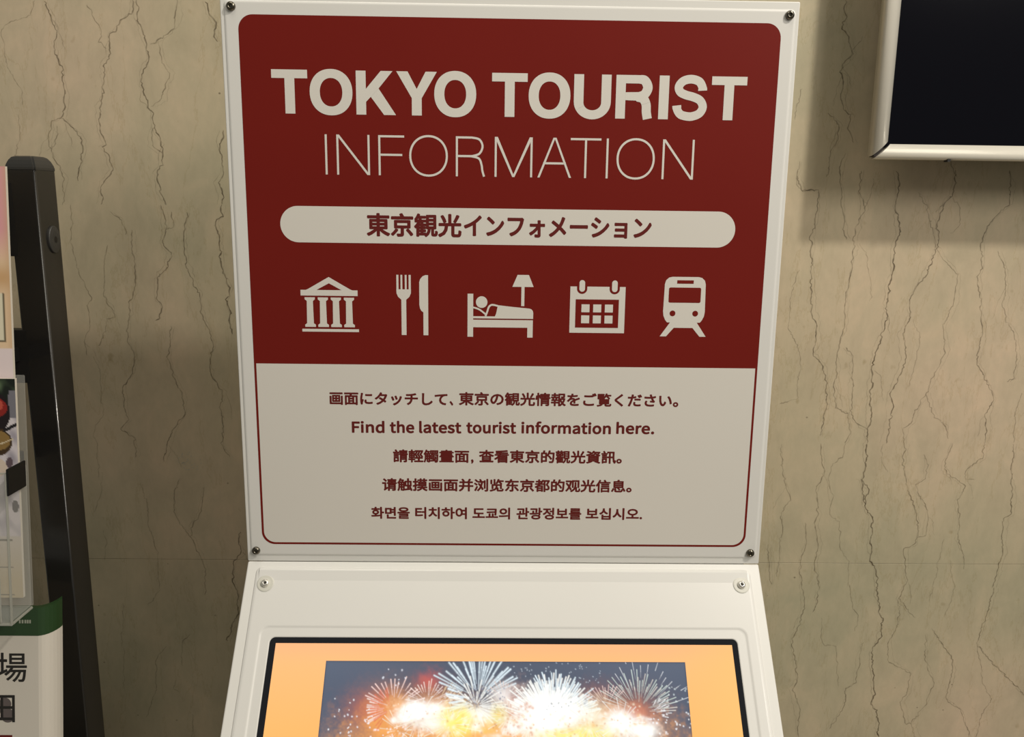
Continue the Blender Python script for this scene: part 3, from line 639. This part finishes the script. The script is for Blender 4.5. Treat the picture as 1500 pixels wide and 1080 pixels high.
def fireworks(UU, VV):
    """night sky with firework bursts, painted in display millimetres"""
    rg = np.random.RandomState(7); H_, W_ = UU.shape; du = (PX1 - PX0) / (W_ - 1); dv = (PV1 - PV0) / (H_ - 1)
    img = np.zeros((H_, W_, 3)) + srgb((80, 89, 106))
    img *= (1.0 + 0.12 * np.cos((UU + 200) / 60))[..., None]
    img[:] += np.exp(-((VV - PV0) / 25) ** 2)[..., None] * np.array([0.015, 0.016, 0.02])
    X = lambda px: -196.6 + (px - 477) * 0.7553
    Y = lambda py: 111.2 + (py - 968) * 0.69
    def vn(s_, seed):
        g = np.random.RandomState(seed).rand(int((PV1 - PV0) / s_) + 3, int((PX1 - PX0) / s_) + 3); x_ = (UU - PX0) / s_; y_ = (VV - PV0) / s_
        i_, j_ = x_.astype(int), y_.astype(int); a_, b_ = x_ - i_, y_ - j_; a_ = a_ * a_ * (3 - 2 * a_); b_ = b_ * b_ * (3 - 2 * b_)
        return (g[j_, i_] * (1 - a_) + g[j_, i_ + 1] * a_) * (1 - b_) + (g[j_ + 1, i_] * (1 - a_) + g[j_ + 1, i_ + 1] * a_) * b_
    NZ = 0.9 * vn(9, 1) + 0.75 * vn(4.2, 2) + 0.55 * vn(1.9, 3) - 1.1
    def cl(px, py, rx, ry, col, k=1.0, p=2.0, wob=0.75):
        if rx > 28 and p == 2.0: wob = 0.25
        d = (((UU - X(px)) / (rx * .755)) ** 2 + ((VV - Y(py)) / (ry * .69)) ** 2) ** (p / 2) * np.clip(1 + wob * NZ, 0.62, 3)
        e = (k * np.exp(-d))[..., None]; img[:] = img * (1 - np.clip(e, 0, 1)) + np.array(col) * e
    def seg(x0, y0, x1, y1, wd, col, k0, k1):
        a0, b0, a1, b1 = X(x0), Y(y0), X(x1), Y(y1); m_ = 3 * wd
        i0 = max(0, int((min(a0, a1) - m_ - PX0) / du)); i1 = min(W_, int((max(a0, a1) + m_ - PX0) / du) + 2)
        j0 = max(0, int((min(b0, b1) - m_ - PV0) / dv)); j1 = min(H_, int((max(b0, b1) + m_ - PV0) / dv) + 2)
        if i1 <= i0 or j1 <= j0: return
        u_, v_ = UU[j0:j1, i0:i1], VV[j0:j1, i0:i1]; dx, dy = a1 - a0, b1 - b0; L2 = dx * dx + dy * dy + 1e-9
        s_ = np.clip(((u_ - a0) * dx + (v_ - b0) * dy) / L2, 0, 1); d = np.hypot(u_ - a0 - s_ * dx, v_ - b0 - s_ * dy)
        e = (np.exp(-(d / wd) ** 2) * (k0 + (k1 - k0) * s_))[..., None]; reg = img[j0:j1, i0:i1]
        img[j0:j1, i0:i1] = reg * (1 - np.clip(e, 0, 1)) + np.array(col) * e
    def burst(px, py, rad, n, col, a0, a1, wd=0.55, inner=0.35, k0=0.2, k1=1.0, jit=0.15, curve=0.0):
        for i in range(n):
            a = math.radians(a0 + (a1 - a0) * (i + rg.uniform(-.3, .3)) / max(1, n - 1)); r1 = rad * (1 + rg.uniform(-jit, jit)); r0 = rad * inner * (1 + rg.uniform(-.4, .6))
            c_, s_ = math.cos(a), -math.sin(a); mx_ = (r0 + r1) / 2; cc = np.array(col) * rg.uniform(0.8, 1.0)
            xm, ym = px + c_ * mx_, py + s_ * mx_ - curve * 0.25 * rad; xe, ye = px + c_ * r1, py + s_ * r1
            seg(px + c_ * r0, py + s_ * r0, xm, ym, wd * .8, cc, k0, (k0 + k1) / 2); seg(xm, ym, xe, ye, wd, cc, (k0 + k1) / 2, k1)
    def dots(n, x0, x1, y0, y1, col, s0=0.5, s1=1.0, k=0.9):
        for i in range(n):
            a, b = rg.uniform(x0, x1), rg.uniform(y0, y1); seg(a, b, a + rg.uniform(-.8, .8), b + rg.uniform(-.8, .8), rg.uniform(s0, s1), col, k * rg.uniform(.5, 1), k)
    W1, BW, PK, OR, YE, RD = (1.05, 1.05, 1.0), (.80, .93, 1.0), (1.0, .72, .66), srgb((250, 172, 88)), srgb((255, 242, 120)), srgb((205, 90, 80))
    # haze and smoke
    cl(560, 1052, 46, 34, srgb((150, 85, 85)), .55); cl(555, 1040, 30, 24, srgb((205, 98, 78)), .75); cl(572, 1060, 34, 40, OR, .7)
    cl(628, 1000, 15, 13, srgb((222, 98, 92)), .85); cl(628, 1018, 36, 26, srgb((150, 95, 85)), .55)
    cl(930, 1030, 44, 30, srgb((120, 95, 95)), .6); cl(870, 1018, 28, 20, srgb((140, 90, 85)), .6)
    cl(745, 1092, 215, 50, OR, 1.0, 3.0); cl(640, 1040, 40, 22, OR, .8); cl(746, 1034, 18, 26, srgb((214, 150, 124)), .85)
    cl(590, 1036, 15, 14, srgb((250, 176, 96)), .85); cl(745, 1150, 205, 75, OR, 1.0, 3.0); cl(890, 1052, 45, 22, OR, .8); cl(928, 1046, 22, 20, srgb((215, 130, 105)), .8)
    # red-white burst on the left
    burst(580, 1037, 42, 15, PK, 20, 160, .62, .45, .5, 1); burst(580, 1037, 38, 9, (1, .8, .72), 160, 215, .75, .4, .4, 1); burst(575, 1040, 30, 16, srgb((235, 120, 90)), 100, 240, .8, .3, .3, .7)
    burst(628, 1030, 32, 17, (1, .80, .72), 10, 170, .55, .4, .4, .9); burst(640, 1040, 40, 16, srgb((255, 225, 180)), 5, 70, .45, .5, .3, .8)
    # blue-white burst in the middle
    burst(700, 1023, 64, 17, BW, 24, 156, .95, .30, .55, 1.0, .1); burst(700, 1023, 56, 14, BW, 30, 150, .8, .35, .4, 1.0, .3); burst(700, 1025, 42, 7, BW, 150, 205, 1.2, .5, .8, 1, .1)
    burst(697, 1035, 34, 34, W1, 0, 360, .8, .2, .6, .9, .4); cl(700, 1048, 34, 13, W1, .85); cl(735, 1018, 16, 16, (.96, .93, .90), .8)
    burst(738, 1025, 26, 14, srgb((235, 215, 205)), 10, 150, .6, .5, .4, .9); dots(40, 684, 742, 1008, 1040, srgb((120, 125, 150)), .5, 1.0, .7)
    # large white burst
    burst(805, 1058, 66, 46, W1, 15, 165, .75, .5, .8, 1, .14); burst(812, 1050, 56, 34, BW, 5, 120, .7, .5, .8, 1, .25); burst(800, 1050, 46, 30, W1, 30, 160, 1.0, .4, 1, 1, .2)
    cl(800, 1052, 50, 34, W1, 1.25, 3.2); cl(820, 1042, 30, 18, W1, 1.1, 2.6); dots(14, 790, 860, 1025, 1040, srgb((110, 120, 140)), .5, 1.0, .6)
    # white and green burst on the right
    burst(930, 1042, 52, 24, srgb((220, 235, 225)), 10, 150, .45, .45, .35, .95, .2); burst(930, 1042, 46, 20, srgb((232, 225, 215)), 0, 165, .5, .5, .4, .9, .25)
    burst(945, 1045, 26, 12, (1, 1, 1), -10, 60, .5, .6, .5, .9, .3); burst(885, 1035, 30, 12, PK, 40, 150, .5, .4, .3, .8); burst(935, 1045, 72, 13, (.95, .97, 1), 20, 120, .38, .8, .2, .8, .12)
    cl(903, 1060, 26, 20, W1, 1.2, 3.0); cl(935, 1070, 22, 15, W1, 1.1, 3.0); cl(862, 1074, 30, 13, srgb((240, 246, 150)), .9); cl(868, 1048, 16, 20, srgb((255, 250, 225)), .7)
    # bright clouds
    cl(612, 1042, 24, 15, W1, 1.3, 2.6); cl(598, 1052, 13, 9, W1, 1.2); cl(640, 1040, 14, 12, W1, 1.1); cl(640, 1060, 28, 12, W1, .9); cl(672, 1056, 26, 20, YE, .95, 2.6); cl(690, 1072, 30, 12, YE, .6)
    cl(730, 1050, 12, 14, srgb((245, 235, 120)), .7); cl(752, 1066, 14, 9, W1, 1.0); cl(820, 1076, 34, 9, YE, .75); cl(581, 1056, 6, 5, W1, .9); cl(698, 1064, 8, 7, W1, .8); cl(727, 1078, 9, 4, W1, .7); cl(700, 1078, 16, 7, srgb((243, 165, 105)), .7)
    dots(70, 640, 940, 1046, 1080, srgb((250, 190, 110)), 1.0, 3.0, .45); dots(60, 590, 945, 1044, 1082, (1, 1, .92), 1.0, 3.2, .5); dots(28, 740, 780, 1030, 1075, srgb((215, 140, 100)), .8, 2.0, .6)
    dots(30, 485, 552, 1022, 1080, (.95, .96, 1), .4, .85); dots(9, 545, 610, 975, 1005, (.9, .92, 1), .5, .9, .8); dots(34, 942, 1008, 1040, 1080, (.95, .97, 1), .45, .9); dots(16, 960, 1008, 1000, 1030, (.85, .95, .95), .5, .8, .7)
    dots(60, 745, 880, 970, 1005, (.72, .82, .9), .35, .7, .5); dots(16, 545, 600, 1060, 1080, (1, .85, .85), .5, 1.0); dots(40, 620, 760, 1000, 1030, (.85, .9, 1), .3, .6, .4)
    for x_, y_, n_, r_, col_ in ((615, 1055, 26, 30, (1, 1, .9)), (660, 1062, 26, 30, (1, .97, .75)), (745, 1050, 30, 28, (1, .93, .8)), (775, 1062, 30, 30, (1, 1, .92)), (860, 1060, 28, 30, (1, .95, .75)), (905, 1058, 26, 28, (1, 1, .95)), (590, 1070, 20, 26, (1, .9, .7))):
        burst(x_, y_, r_, n_, col_, 0, 360, .5, .25, .2, .75, .5)
    dots(120, 575, 950, 1030, 1082, (1, .93, .72), .5, 1.3, .55); dots(60, 600, 940, 1040, 1082, srgb((205, 130, 80)), .5, 1.4, .5)
    # unseen lower part
    for k in range(7): burst(rg.uniform(500, 980), rg.uniform(1130, 1230), rg.uniform(30, 50), 26, srgb((255, 220, 170)), 0, 360, .6, .3, .3, .9)
    e = np.exp(-np.minimum(np.minimum(UU - PX0, PX1 - UU), VV - PV0) / 0.7)[..., None]; img = img * (1 - .45 * e)
    return np.clip(img, 0, 1.1)
grid('display_picture', CON, PX0, PX1, PV0, PV1, 700, 385, -1.4, DISP, scr, fireworks)

# housing under the deck and the pedestal down to the floor
bm = bmesh.new()
prof = [(-300, -24), (-300 - 274, -24 - 327 + 10), (-300 - 262, -372), (-300, -430)]
for s in (1,): add_hull(bm, [Vector((-0.297, y_ / 1000, z_ / 1000 + Z0)) for y_, z_ in prof], [Vector((0.297, y_ / 1000, z_ / 1000 + Z0)) for y_, z_ in prof])
bmesh.ops.recalc_face_normals(bm, faces=bm.faces); bm_link('console_housing', bm, WHITE, KI)
box('pedestal', -285, 285, -299.5, -120, -1085, -2, WHITE, KI, 4)
box('base_plate', -330, 330, -560, -90, -1099, -1085, WHITE, KI, 3)

# ------------------------------------------------------------------ framed dark panel on the wall
TV = empty('framed_display', (0.484, 0, Z0 + 0.48))
tag(TV, 'white-framed dark navy display panel hanging on the marble wall right of the kiosk', 'display')
fx0, fx1, fz0, fz1, fw = 484, 1684, 479.5, 1180, 21.8
box('wall_mount', fx0 + 90, fx1 - 90, -70, 0, fz0 + 90, fz1 - 90, BAR, TV, 2)
box('backing_board', fx0 + 3, fx1 - 3, -84, -70, fz0 + 3, fz1 - 3, DARKGAP, TV)
box('dark_screen', fx0 + 16, fx1 - 16, -86.5, -84, fz0 + 16, fz1 - 16, NAVY, TV)
prof = [(0, 72)] + [(fw / 2 - fw / 2 * math.cos(a), 80 + 10 * math.sin(a)) for a in [math.pi * k / 12 for k in range(0, 13)]] + [(fw, 85)]
def rail(name, corner_a, corner_b, inward, gap):
    """one frame rail with mitred ends: corners in (x, z), inward = unit towards the panel"""
    a = Vector(corner_a); b = Vector(corner_b); d = (b - a).normalized(); n = Vector(inward); bm = bmesh.new(); A, B = [], []
    for c, hgt in prof:
        pa = a + n * c + d * (c + gap); pb = b + n * c - d * (c + gap)
        A.append(Vector((pa.x / 1000, -hgt / 1000, pa.y / 1000 + Z0))); B.append(Vector((pb.x / 1000, -hgt / 1000, pb.y / 1000 + Z0)))
    add_hull(bm, A, B); bmesh.ops.recalc_face_normals(bm, faces=bm.faces)
    o = bm_link(name, bm, ALU, TV)
    for p in o.data.polygons: p.use_smooth = len(p.vertices) == 4
    return o
rail('frame_rail', (fx0, fz0), (fx0, fz1), (1, 0), 3.3); rail('frame_rail', (fx0, fz0), (fx1, fz0), (0, 1), 3.3)
rail('frame_rail', (fx1, fz0), (fx1, fz1), (-1, 0), 3.3); rail('frame_rail', (fx0, fz1), (fx1, fz1), (0, -1), 3.3)
box('latch', 586, 590, -86, -76, fz0 - 2.5, fz0 + 1, BAR, TV)

# ------------------------------------------------------------------ brochure rack at the left
RK = empty('brochure_rack', (-0.60, -0.13, 0))
tag(RK, 'dark bronze metal brochure rack standing by the wall at the left edge', 'rack')
ph = math.radians(-7); dx = Vector((-math.cos(ph), -math.sin(ph), 0)); dy = Vector((-math.sin(ph), math.cos(ph), 0)); wq = 0.0395
def post(cx, cy):
    S0 = Vector((cx, cy, 0)); cs_ = [S0, S0 + dx * wq, S0 + dx * wq + dy * wq, S0 + dy * wq]; zt = Z0 + 0.4465
    bm = bmesh.new(); add_hull(bm, [v.copy() for v in cs_], [v + Vector((0, 0, zt)) for v in cs_]); bmesh.ops.recalc_face_normals(bm, faces=bm.faces)
    vert = [e for e in bm.edges if abs(e.verts[0].co.z - e.verts[1].co.z) > 0.5]
    bmesh.ops.bevel(bm, geom=vert, offset=0.0024, segments=3, affect='EDGES', profile=0.5)
    po = bm_link('post', bm, POST, RK)
    for p in po.data.polygons: p.use_smooth = p.area < 0.004
    c = sum(cs_, Vector()) / 4; bm = bmesh.new(); prev = None
    for sc_, zz in ((1.0, 0.0), (1.03, 0.001), (1.03, 0.004), (0.98, 0.008), (0.88, 0.013), (0.76, 0.0165), (0.62, 0.0178)):
        ringv = [bm.verts.new(c + (v - c) * sc_ + Vector((0, 0, zt + zz))) for v in cs_]
        if prev:
            for i in range(4): bm.faces.new((prev[i], prev[(i + 1) % 4], ringv[(i + 1) % 4], ringv[i]))
        prev = ringv
    bm.faces.new(prev); bmesh.ops.recalc_face_normals(bm, faces=bm.faces)
    bmesh.ops.bevel(bm, geom=[e for e in bm.edges if abs(e.verts[0].co.z - e.verts[1].co.z) > 0.0005], offset=0.002, segments=2, affect='EDGES')
    bm_link('post_cap', bm, CAPM, po)
    return po, S0
po, S0 = post(-0.5865, -0.150); post(-1.30, -0.062)
SIDE = Frame(S0 + dy * (wq * 0.60) + Vector((0, 0, Z0 + 0.361)), dy, (0, 0, 1), -dx)
ov = lambda a, b: [(a * math.cos(t_), b * math.sin(t_)) for t_ in [math.tau * k / 28 for k in range(28)]]
o = rings('bolt', [(ov(11, 17.5), 0), (ov(11, 17.5), 1.8), (ov(10.4, 16.9), 2.6), (ov(6, 11), 3.4)], SIDE, CAPM, po, close=True)
decal('hex_socket', [ov(3.0, 4.2)], SIDE, 3.5, BAR, o)
def bar(name, x0, x1, y0, y1, z0, z1, bev=1.0): return box(name, x0, x1, y0, y1, z0, z1, BAR, RK, bev)
bar('crossbar', -1290, -618, -146, -128, 176, 246); bar('crossbar', -1290, -616, -146, -128, 340, 432); bar('crossbar', -1290, -618, -146, -128, -520, -460)
bar('tray', -775, -574, -292, -128, -460, -451); bar('foot', -618, -570, -340, -20, -1099, -1075, 3); bar('foot', -1334, -1286, -300, 20 - 40, -1099, -1075, 3)

# leaning pockets and leaflets: Y of the leaning line at height z
def LY(z, off=0.0): return -190 - (449 - z) * 0.105 - off
def leaf_solid(name, x0, x1, z0, z1, off, th, m, parent, curl=0.0, bev=0.0):
    bm = bmesh.new(); s = 0.001; pl = [(x0, 0), (x1, 0)]
    f = lambda x_, d_, z_: Vector((x_ * s, (LY(z_, off) + d_) * s, z_ * s + Z0))
    if curl: outl = [(x0, 0), (x1 - curl, 0), (x1 - curl * .5, curl * .25), (x1, curl * 1.1), (x1, curl * 1.1 + th), (x1 - curl, th), (x0, th)]
    else: outl = [(x0, 0), (x1, 0), (x1, th), (x0, th)]
    add_hull(bm, [f(a, b, z0) for a, b in outl], [f(a, b, z1) for a, b in outl]); bmesh.ops.recalc_face_normals(bm, faces=bm.faces)
    return bm_link(name, bm, m, parent)
class Lean:
    def __init__(s, off): s.off = off; d = Vector((0, 0.105, 1)); s.o = Vector((0, LY(0, off) * 0.001, Z0)); s.eu = Vector((1, 0, 0)); s.ev = d; s.en = Vector((0, -1, 0.105)).normalized()
    def __call__(s, u, v, h=0.0): return s.o + (s.eu * u + s.ev * v + s.en * h) * 0.001
PAPER = mat('white coated paper', (0.70, 0.65, 0.57), 0.4, vary=0.02)
PRINT = attr_mat('printed leaflet', 0.0, 0.35)
INKB = mat('black print', (0.02, 0.018, 0.016), 0.5)

def leaflet(name, x0, x1, z0, z1, off, label, nu, nv, colour, th=4):
    root = empty(name, (x1 * 0.001 - 0.05, LY(z0, off) * 0.001, Z0 + z0 * 0.001)); tag(root, label, 'leaflet')
    leaf_solid('paper', x0, x1, z0, z1, off, th, PAPER, root)
    grid('printed_cover', Lean(off), x0, x1, z0, z1, nu, nv, 0.15, PRINT, root, colour)
    return root
def blend(a, b, k): return a * (1 - k[..., None]) + b * k[..., None]
sm = lambda x_, a_, b_: np.clip((x_ - a_) / (b_ - a_), 0, 1)
def cover1(UU, VV):
    c = blend(srgb((230, 200, 165)) + 0 * UU[..., None], srgb((222, 160, 164)), sm(VV, 335, 375)); c = blend(c, srgb((196, 150, 95)), np.exp(-((VV - 318) / 14) ** 2) * .7)
    c = blend(c, srgb((205, 168, 128)), sm(UU, -606, -599) * .5)
    fr_ = (UU < -606.6) & (VV > 241) & (VV < 300); c[fr_] = srgb((70, 62, 40)); fr_ = (UU < -608) & (VV > 243) & (VV < 298.5); c[fr_] = srgb((224, 216, 190))
    wz = VV < 233; c[wz] = srgb((232, 216, 216)); return c
pink = leaflet('leaflet', -720, -598.8, 60, 449, 0, 'pink and beige topped leaflet, upper left beside the dark post', 60, 200, cover1)
def cover2(UU, VV):
    n_ = np.sin(UU * .17 + VV * .09) * np.sin(UU * .08 - VV * .13) + .3 * np.sin(UU * .4 + VV * .21)
    c = blend(srgb((214, 206, 210)) + 0 * UU[..., None], srgb((146, 140, 152)), np.clip(n_ * .5 + .2, 0, 1))
    gz = VV > 150; c[gz] = blend(srgb((22, 30, 22)) + 0 * UU[..., None], srgb((92, 112, 82)), np.clip(n_, 0, 1) ** 2)[gz]
    gz = (VV > 150) & (UU > -600 + (VV - 190) * .1) & (VV < 184); c[gz] = srgb((120, 118, 126))
    def disc(cx, cz, rx, rz, col):
        k = ((UU - cx) / rx) ** 2 + ((VV - cz) / rz) ** 2 < 1; c[k] = col
    disc(-617, 157, 17, 24, srgb((30, 20, 24))); disc(-618, 163, 15, 12, srgb((140, 36, 30))); disc(-614, 166, 6, 6, srgb((190, 80, 64)))
    disc(-617, 121, 18, 17, srgb((66, 48, 28))); disc(-616, 123, 15, 12, srgb((140, 112, 64))); k = (np.abs(VV - (118 + (UU + 615) * .4)) < .7) & (UU < -597); c[k] = srgb((214, 200, 170))
    disc(-617, 90, 11, 11, srgb((214, 196, 180))); disc(-603, 96, 4, 7, srgb((96, 80, 88))); k = np.abs(VV - (139 + (UU + 600) * .5)) < 2.2; c[k & (UU > -609)] = srgb((30, 26, 30))
    disc(-598, 42, 4, 8, srgb((60, 54, 64)))
    lo = VV < 5; c[lo] = blend(srgb((205, 196, 186)) + 0 * UU[..., None], srgb((186, 164, 104)), sm(VV, 5, -50) * .5)[lo]
    c[(np.abs((VV + 50) % 34 - 16) < .8) & (UU < -603) & lo] = srgb((120, 116, 104))
    return c
food = leaflet('leaflet', -716, -592.8, -72, 198, 8, 'leaflet with berries and bowls printed on it, standing in the clear pocket', 90, 220, cover2)

# clear pocket with its dark clip is part of the rack
PK = bpy.data.materials.new('clear acrylic'); PK.use_nodes = True; nt_ = PK.node_tree; b_ = nt_.nodes['Principled BSDF']; b_.inputs['Base Color'].default_value = (0.75, 0.75, 0.70, 1); b_.inputs['Roughness'].default_value = 0.08; b_.inputs['Alpha'].default_value = 0.13
PE = mat('pale acrylic edge glint', (0.50, 0.50, 0.44), 0.15); PE.node_tree.nodes['Principled BSDF'].inputs['Alpha'].default_value = 0.6  # pale strips paint in the light that the acrylic edges catch
def pocket_part(name, x0, x1, z0, z1, o0, o1, m=PK): 
    bm = bmesh.new(); s = 0.001; f = lambda x_, o_, z_: Vector((x_ * s, LY(z_, o_) * s, z_ * s + Z0))
    pl = [(x0, o0), (x1, o0), (x1, o1), (x0, o1)]
    add_hull(bm, [f(a, b, z0) for a, b in pl], [f(a, b, z1) for a, b in pl]); bmesh.ops.recalc_face_normals(bm, faces=bm.faces)
    bmesh.ops.bevel(bm, geom=bm.edges[:], offset=0.0007, segments=2, affect='EDGES')
    return bm_link(name, bm, m, RK)
pocket_part('pocket_front', -722, -588.6, -88, 92, 38, 40.5); pocket_part('pocket_side', -590.8, -588.6, -86, 92, -2, 38); pocket_part('pocket_floor', -722, -588.6, -91, -88, -4, 40.5)
pocket_part('pocket_edge_glint', -590.6, -588.2, -90, 93, 38, 41, PE); pocket_part('pocket_edge_glint', -722, -588.2, -91.5, -88.6, 38, 41, PE); pocket_part('pocket_edge_glint', -722, -588.2, 92, 93.4, 38, 40.8, PE); pocket_part('pocket_edge_glint', -590.4, -588.2, -91.5, -88.4, -4, 38, PE)
pocket_part('pocket_edge_glint', -602.4, -601.4, -88, 92, 38.2, 41, PE)  # painted upright highlight on the pocket front, away from its edges
pocket_part('pocket_back', -722, -588.6, -88, 200, -6.5, -4.2); pocket_part('pocket_side', -724, -722, -86, 92, -2, 38)
pocket_part('pocket_clip', -588.6, -585.8, 66, 98, 4, 41, BAR)
for zz in (70, 205): pocket_part('hanger', -700, -630, zz, zz + 18, -70, -6.6, BAR)
# lower tier: white stack of leaflets with a green head band and large characters
root = empty('leaflet', (-0.63, LY(-300, 16) * 0.001, Z0 - 0.45)); tag(root, 'white leaflet with a green top band and large black characters, lowest at left', 'leaflet')
GREEN = mat('green print', (0.022, 0.058, 0.018), 0.3, coat=0.4, vary=0.1)
def curled(name, z0, z1, m, off, th, n=7):
    bm = bmesh.new(); s = 0.001
    f = lambda x_, d_, z_: Vector((x_ * s, (LY2(z_) - off + d_) * s, z_ * s + Z0))
    outl = [(-760, 0), (-598, 0)] + [(-598 + 17 * math.sin(a), 24 * (1 - math.cos(a)) + 3 * k / n) for k, a in [(k, math.pi / 2 * k / n) for k in range(1, n + 1)]]
    back = [(x_ - th * .6, d_ + th) for x_, d_ in outl[::-1]]
    add_hull(bm, [f(a, b, z0) for a, b in outl + back], [f(a, b, z1) for a, b in outl + back]); bmesh.ops.recalc_face_normals(bm, faces=bm.faces)
    o_ = bm_link(name, bm, m, root)
    return o_
def LY2(z): return -222 - (-141 - z) * 0.16
curled('paper', -450, -140, PAPER, 0, 5); curled('green_band', -140, -104, GREEN, 0.4, 6)
class Lean2(Lean):
    def __init__(s): s.o = Vector((0, LY2(0) * 0.001, Z0)); s.eu = Vector((1, 0, 0)); s.ev = Vector((0, 0.16, 1)); s.en = Vector((0, -1, 0.16)).normalized()
L2_ = Lean2()

text('large_lettering', '場', -651.4, -612.6, -180.6, 40.5, L2_, 0.3, INKB, root, 0.008)
text('large_lettering', '田', -661, -628.4, -232.8, 41, L2_, 0.3, INKB, root, 0.006)
text('large_lettering', '市', -671, -632, -281, 41, L2_, 0.3, INKR, root, 0.0)
GRAPE = mat('grey brown printed berries', (0.14, 0.115, 0.11), 0.5, vary=0.4)
decal('berry_print', [circle(-641, -228, 8), circle(-637.5, -243, 9), circle(-655, -235, 9)], L2_, 0.25, GRAPE, root)
BL = mat('pale print', (0.36, 0.38, 0.30), 0.5)
decal('small_print', [[(a, -124), (a + 2.2, -124), (a + 2.2, -119.5), (a, -119.5)] for a in (-622, -618.5, -615, -612, -609)], L2_, 0.9, BL, root)
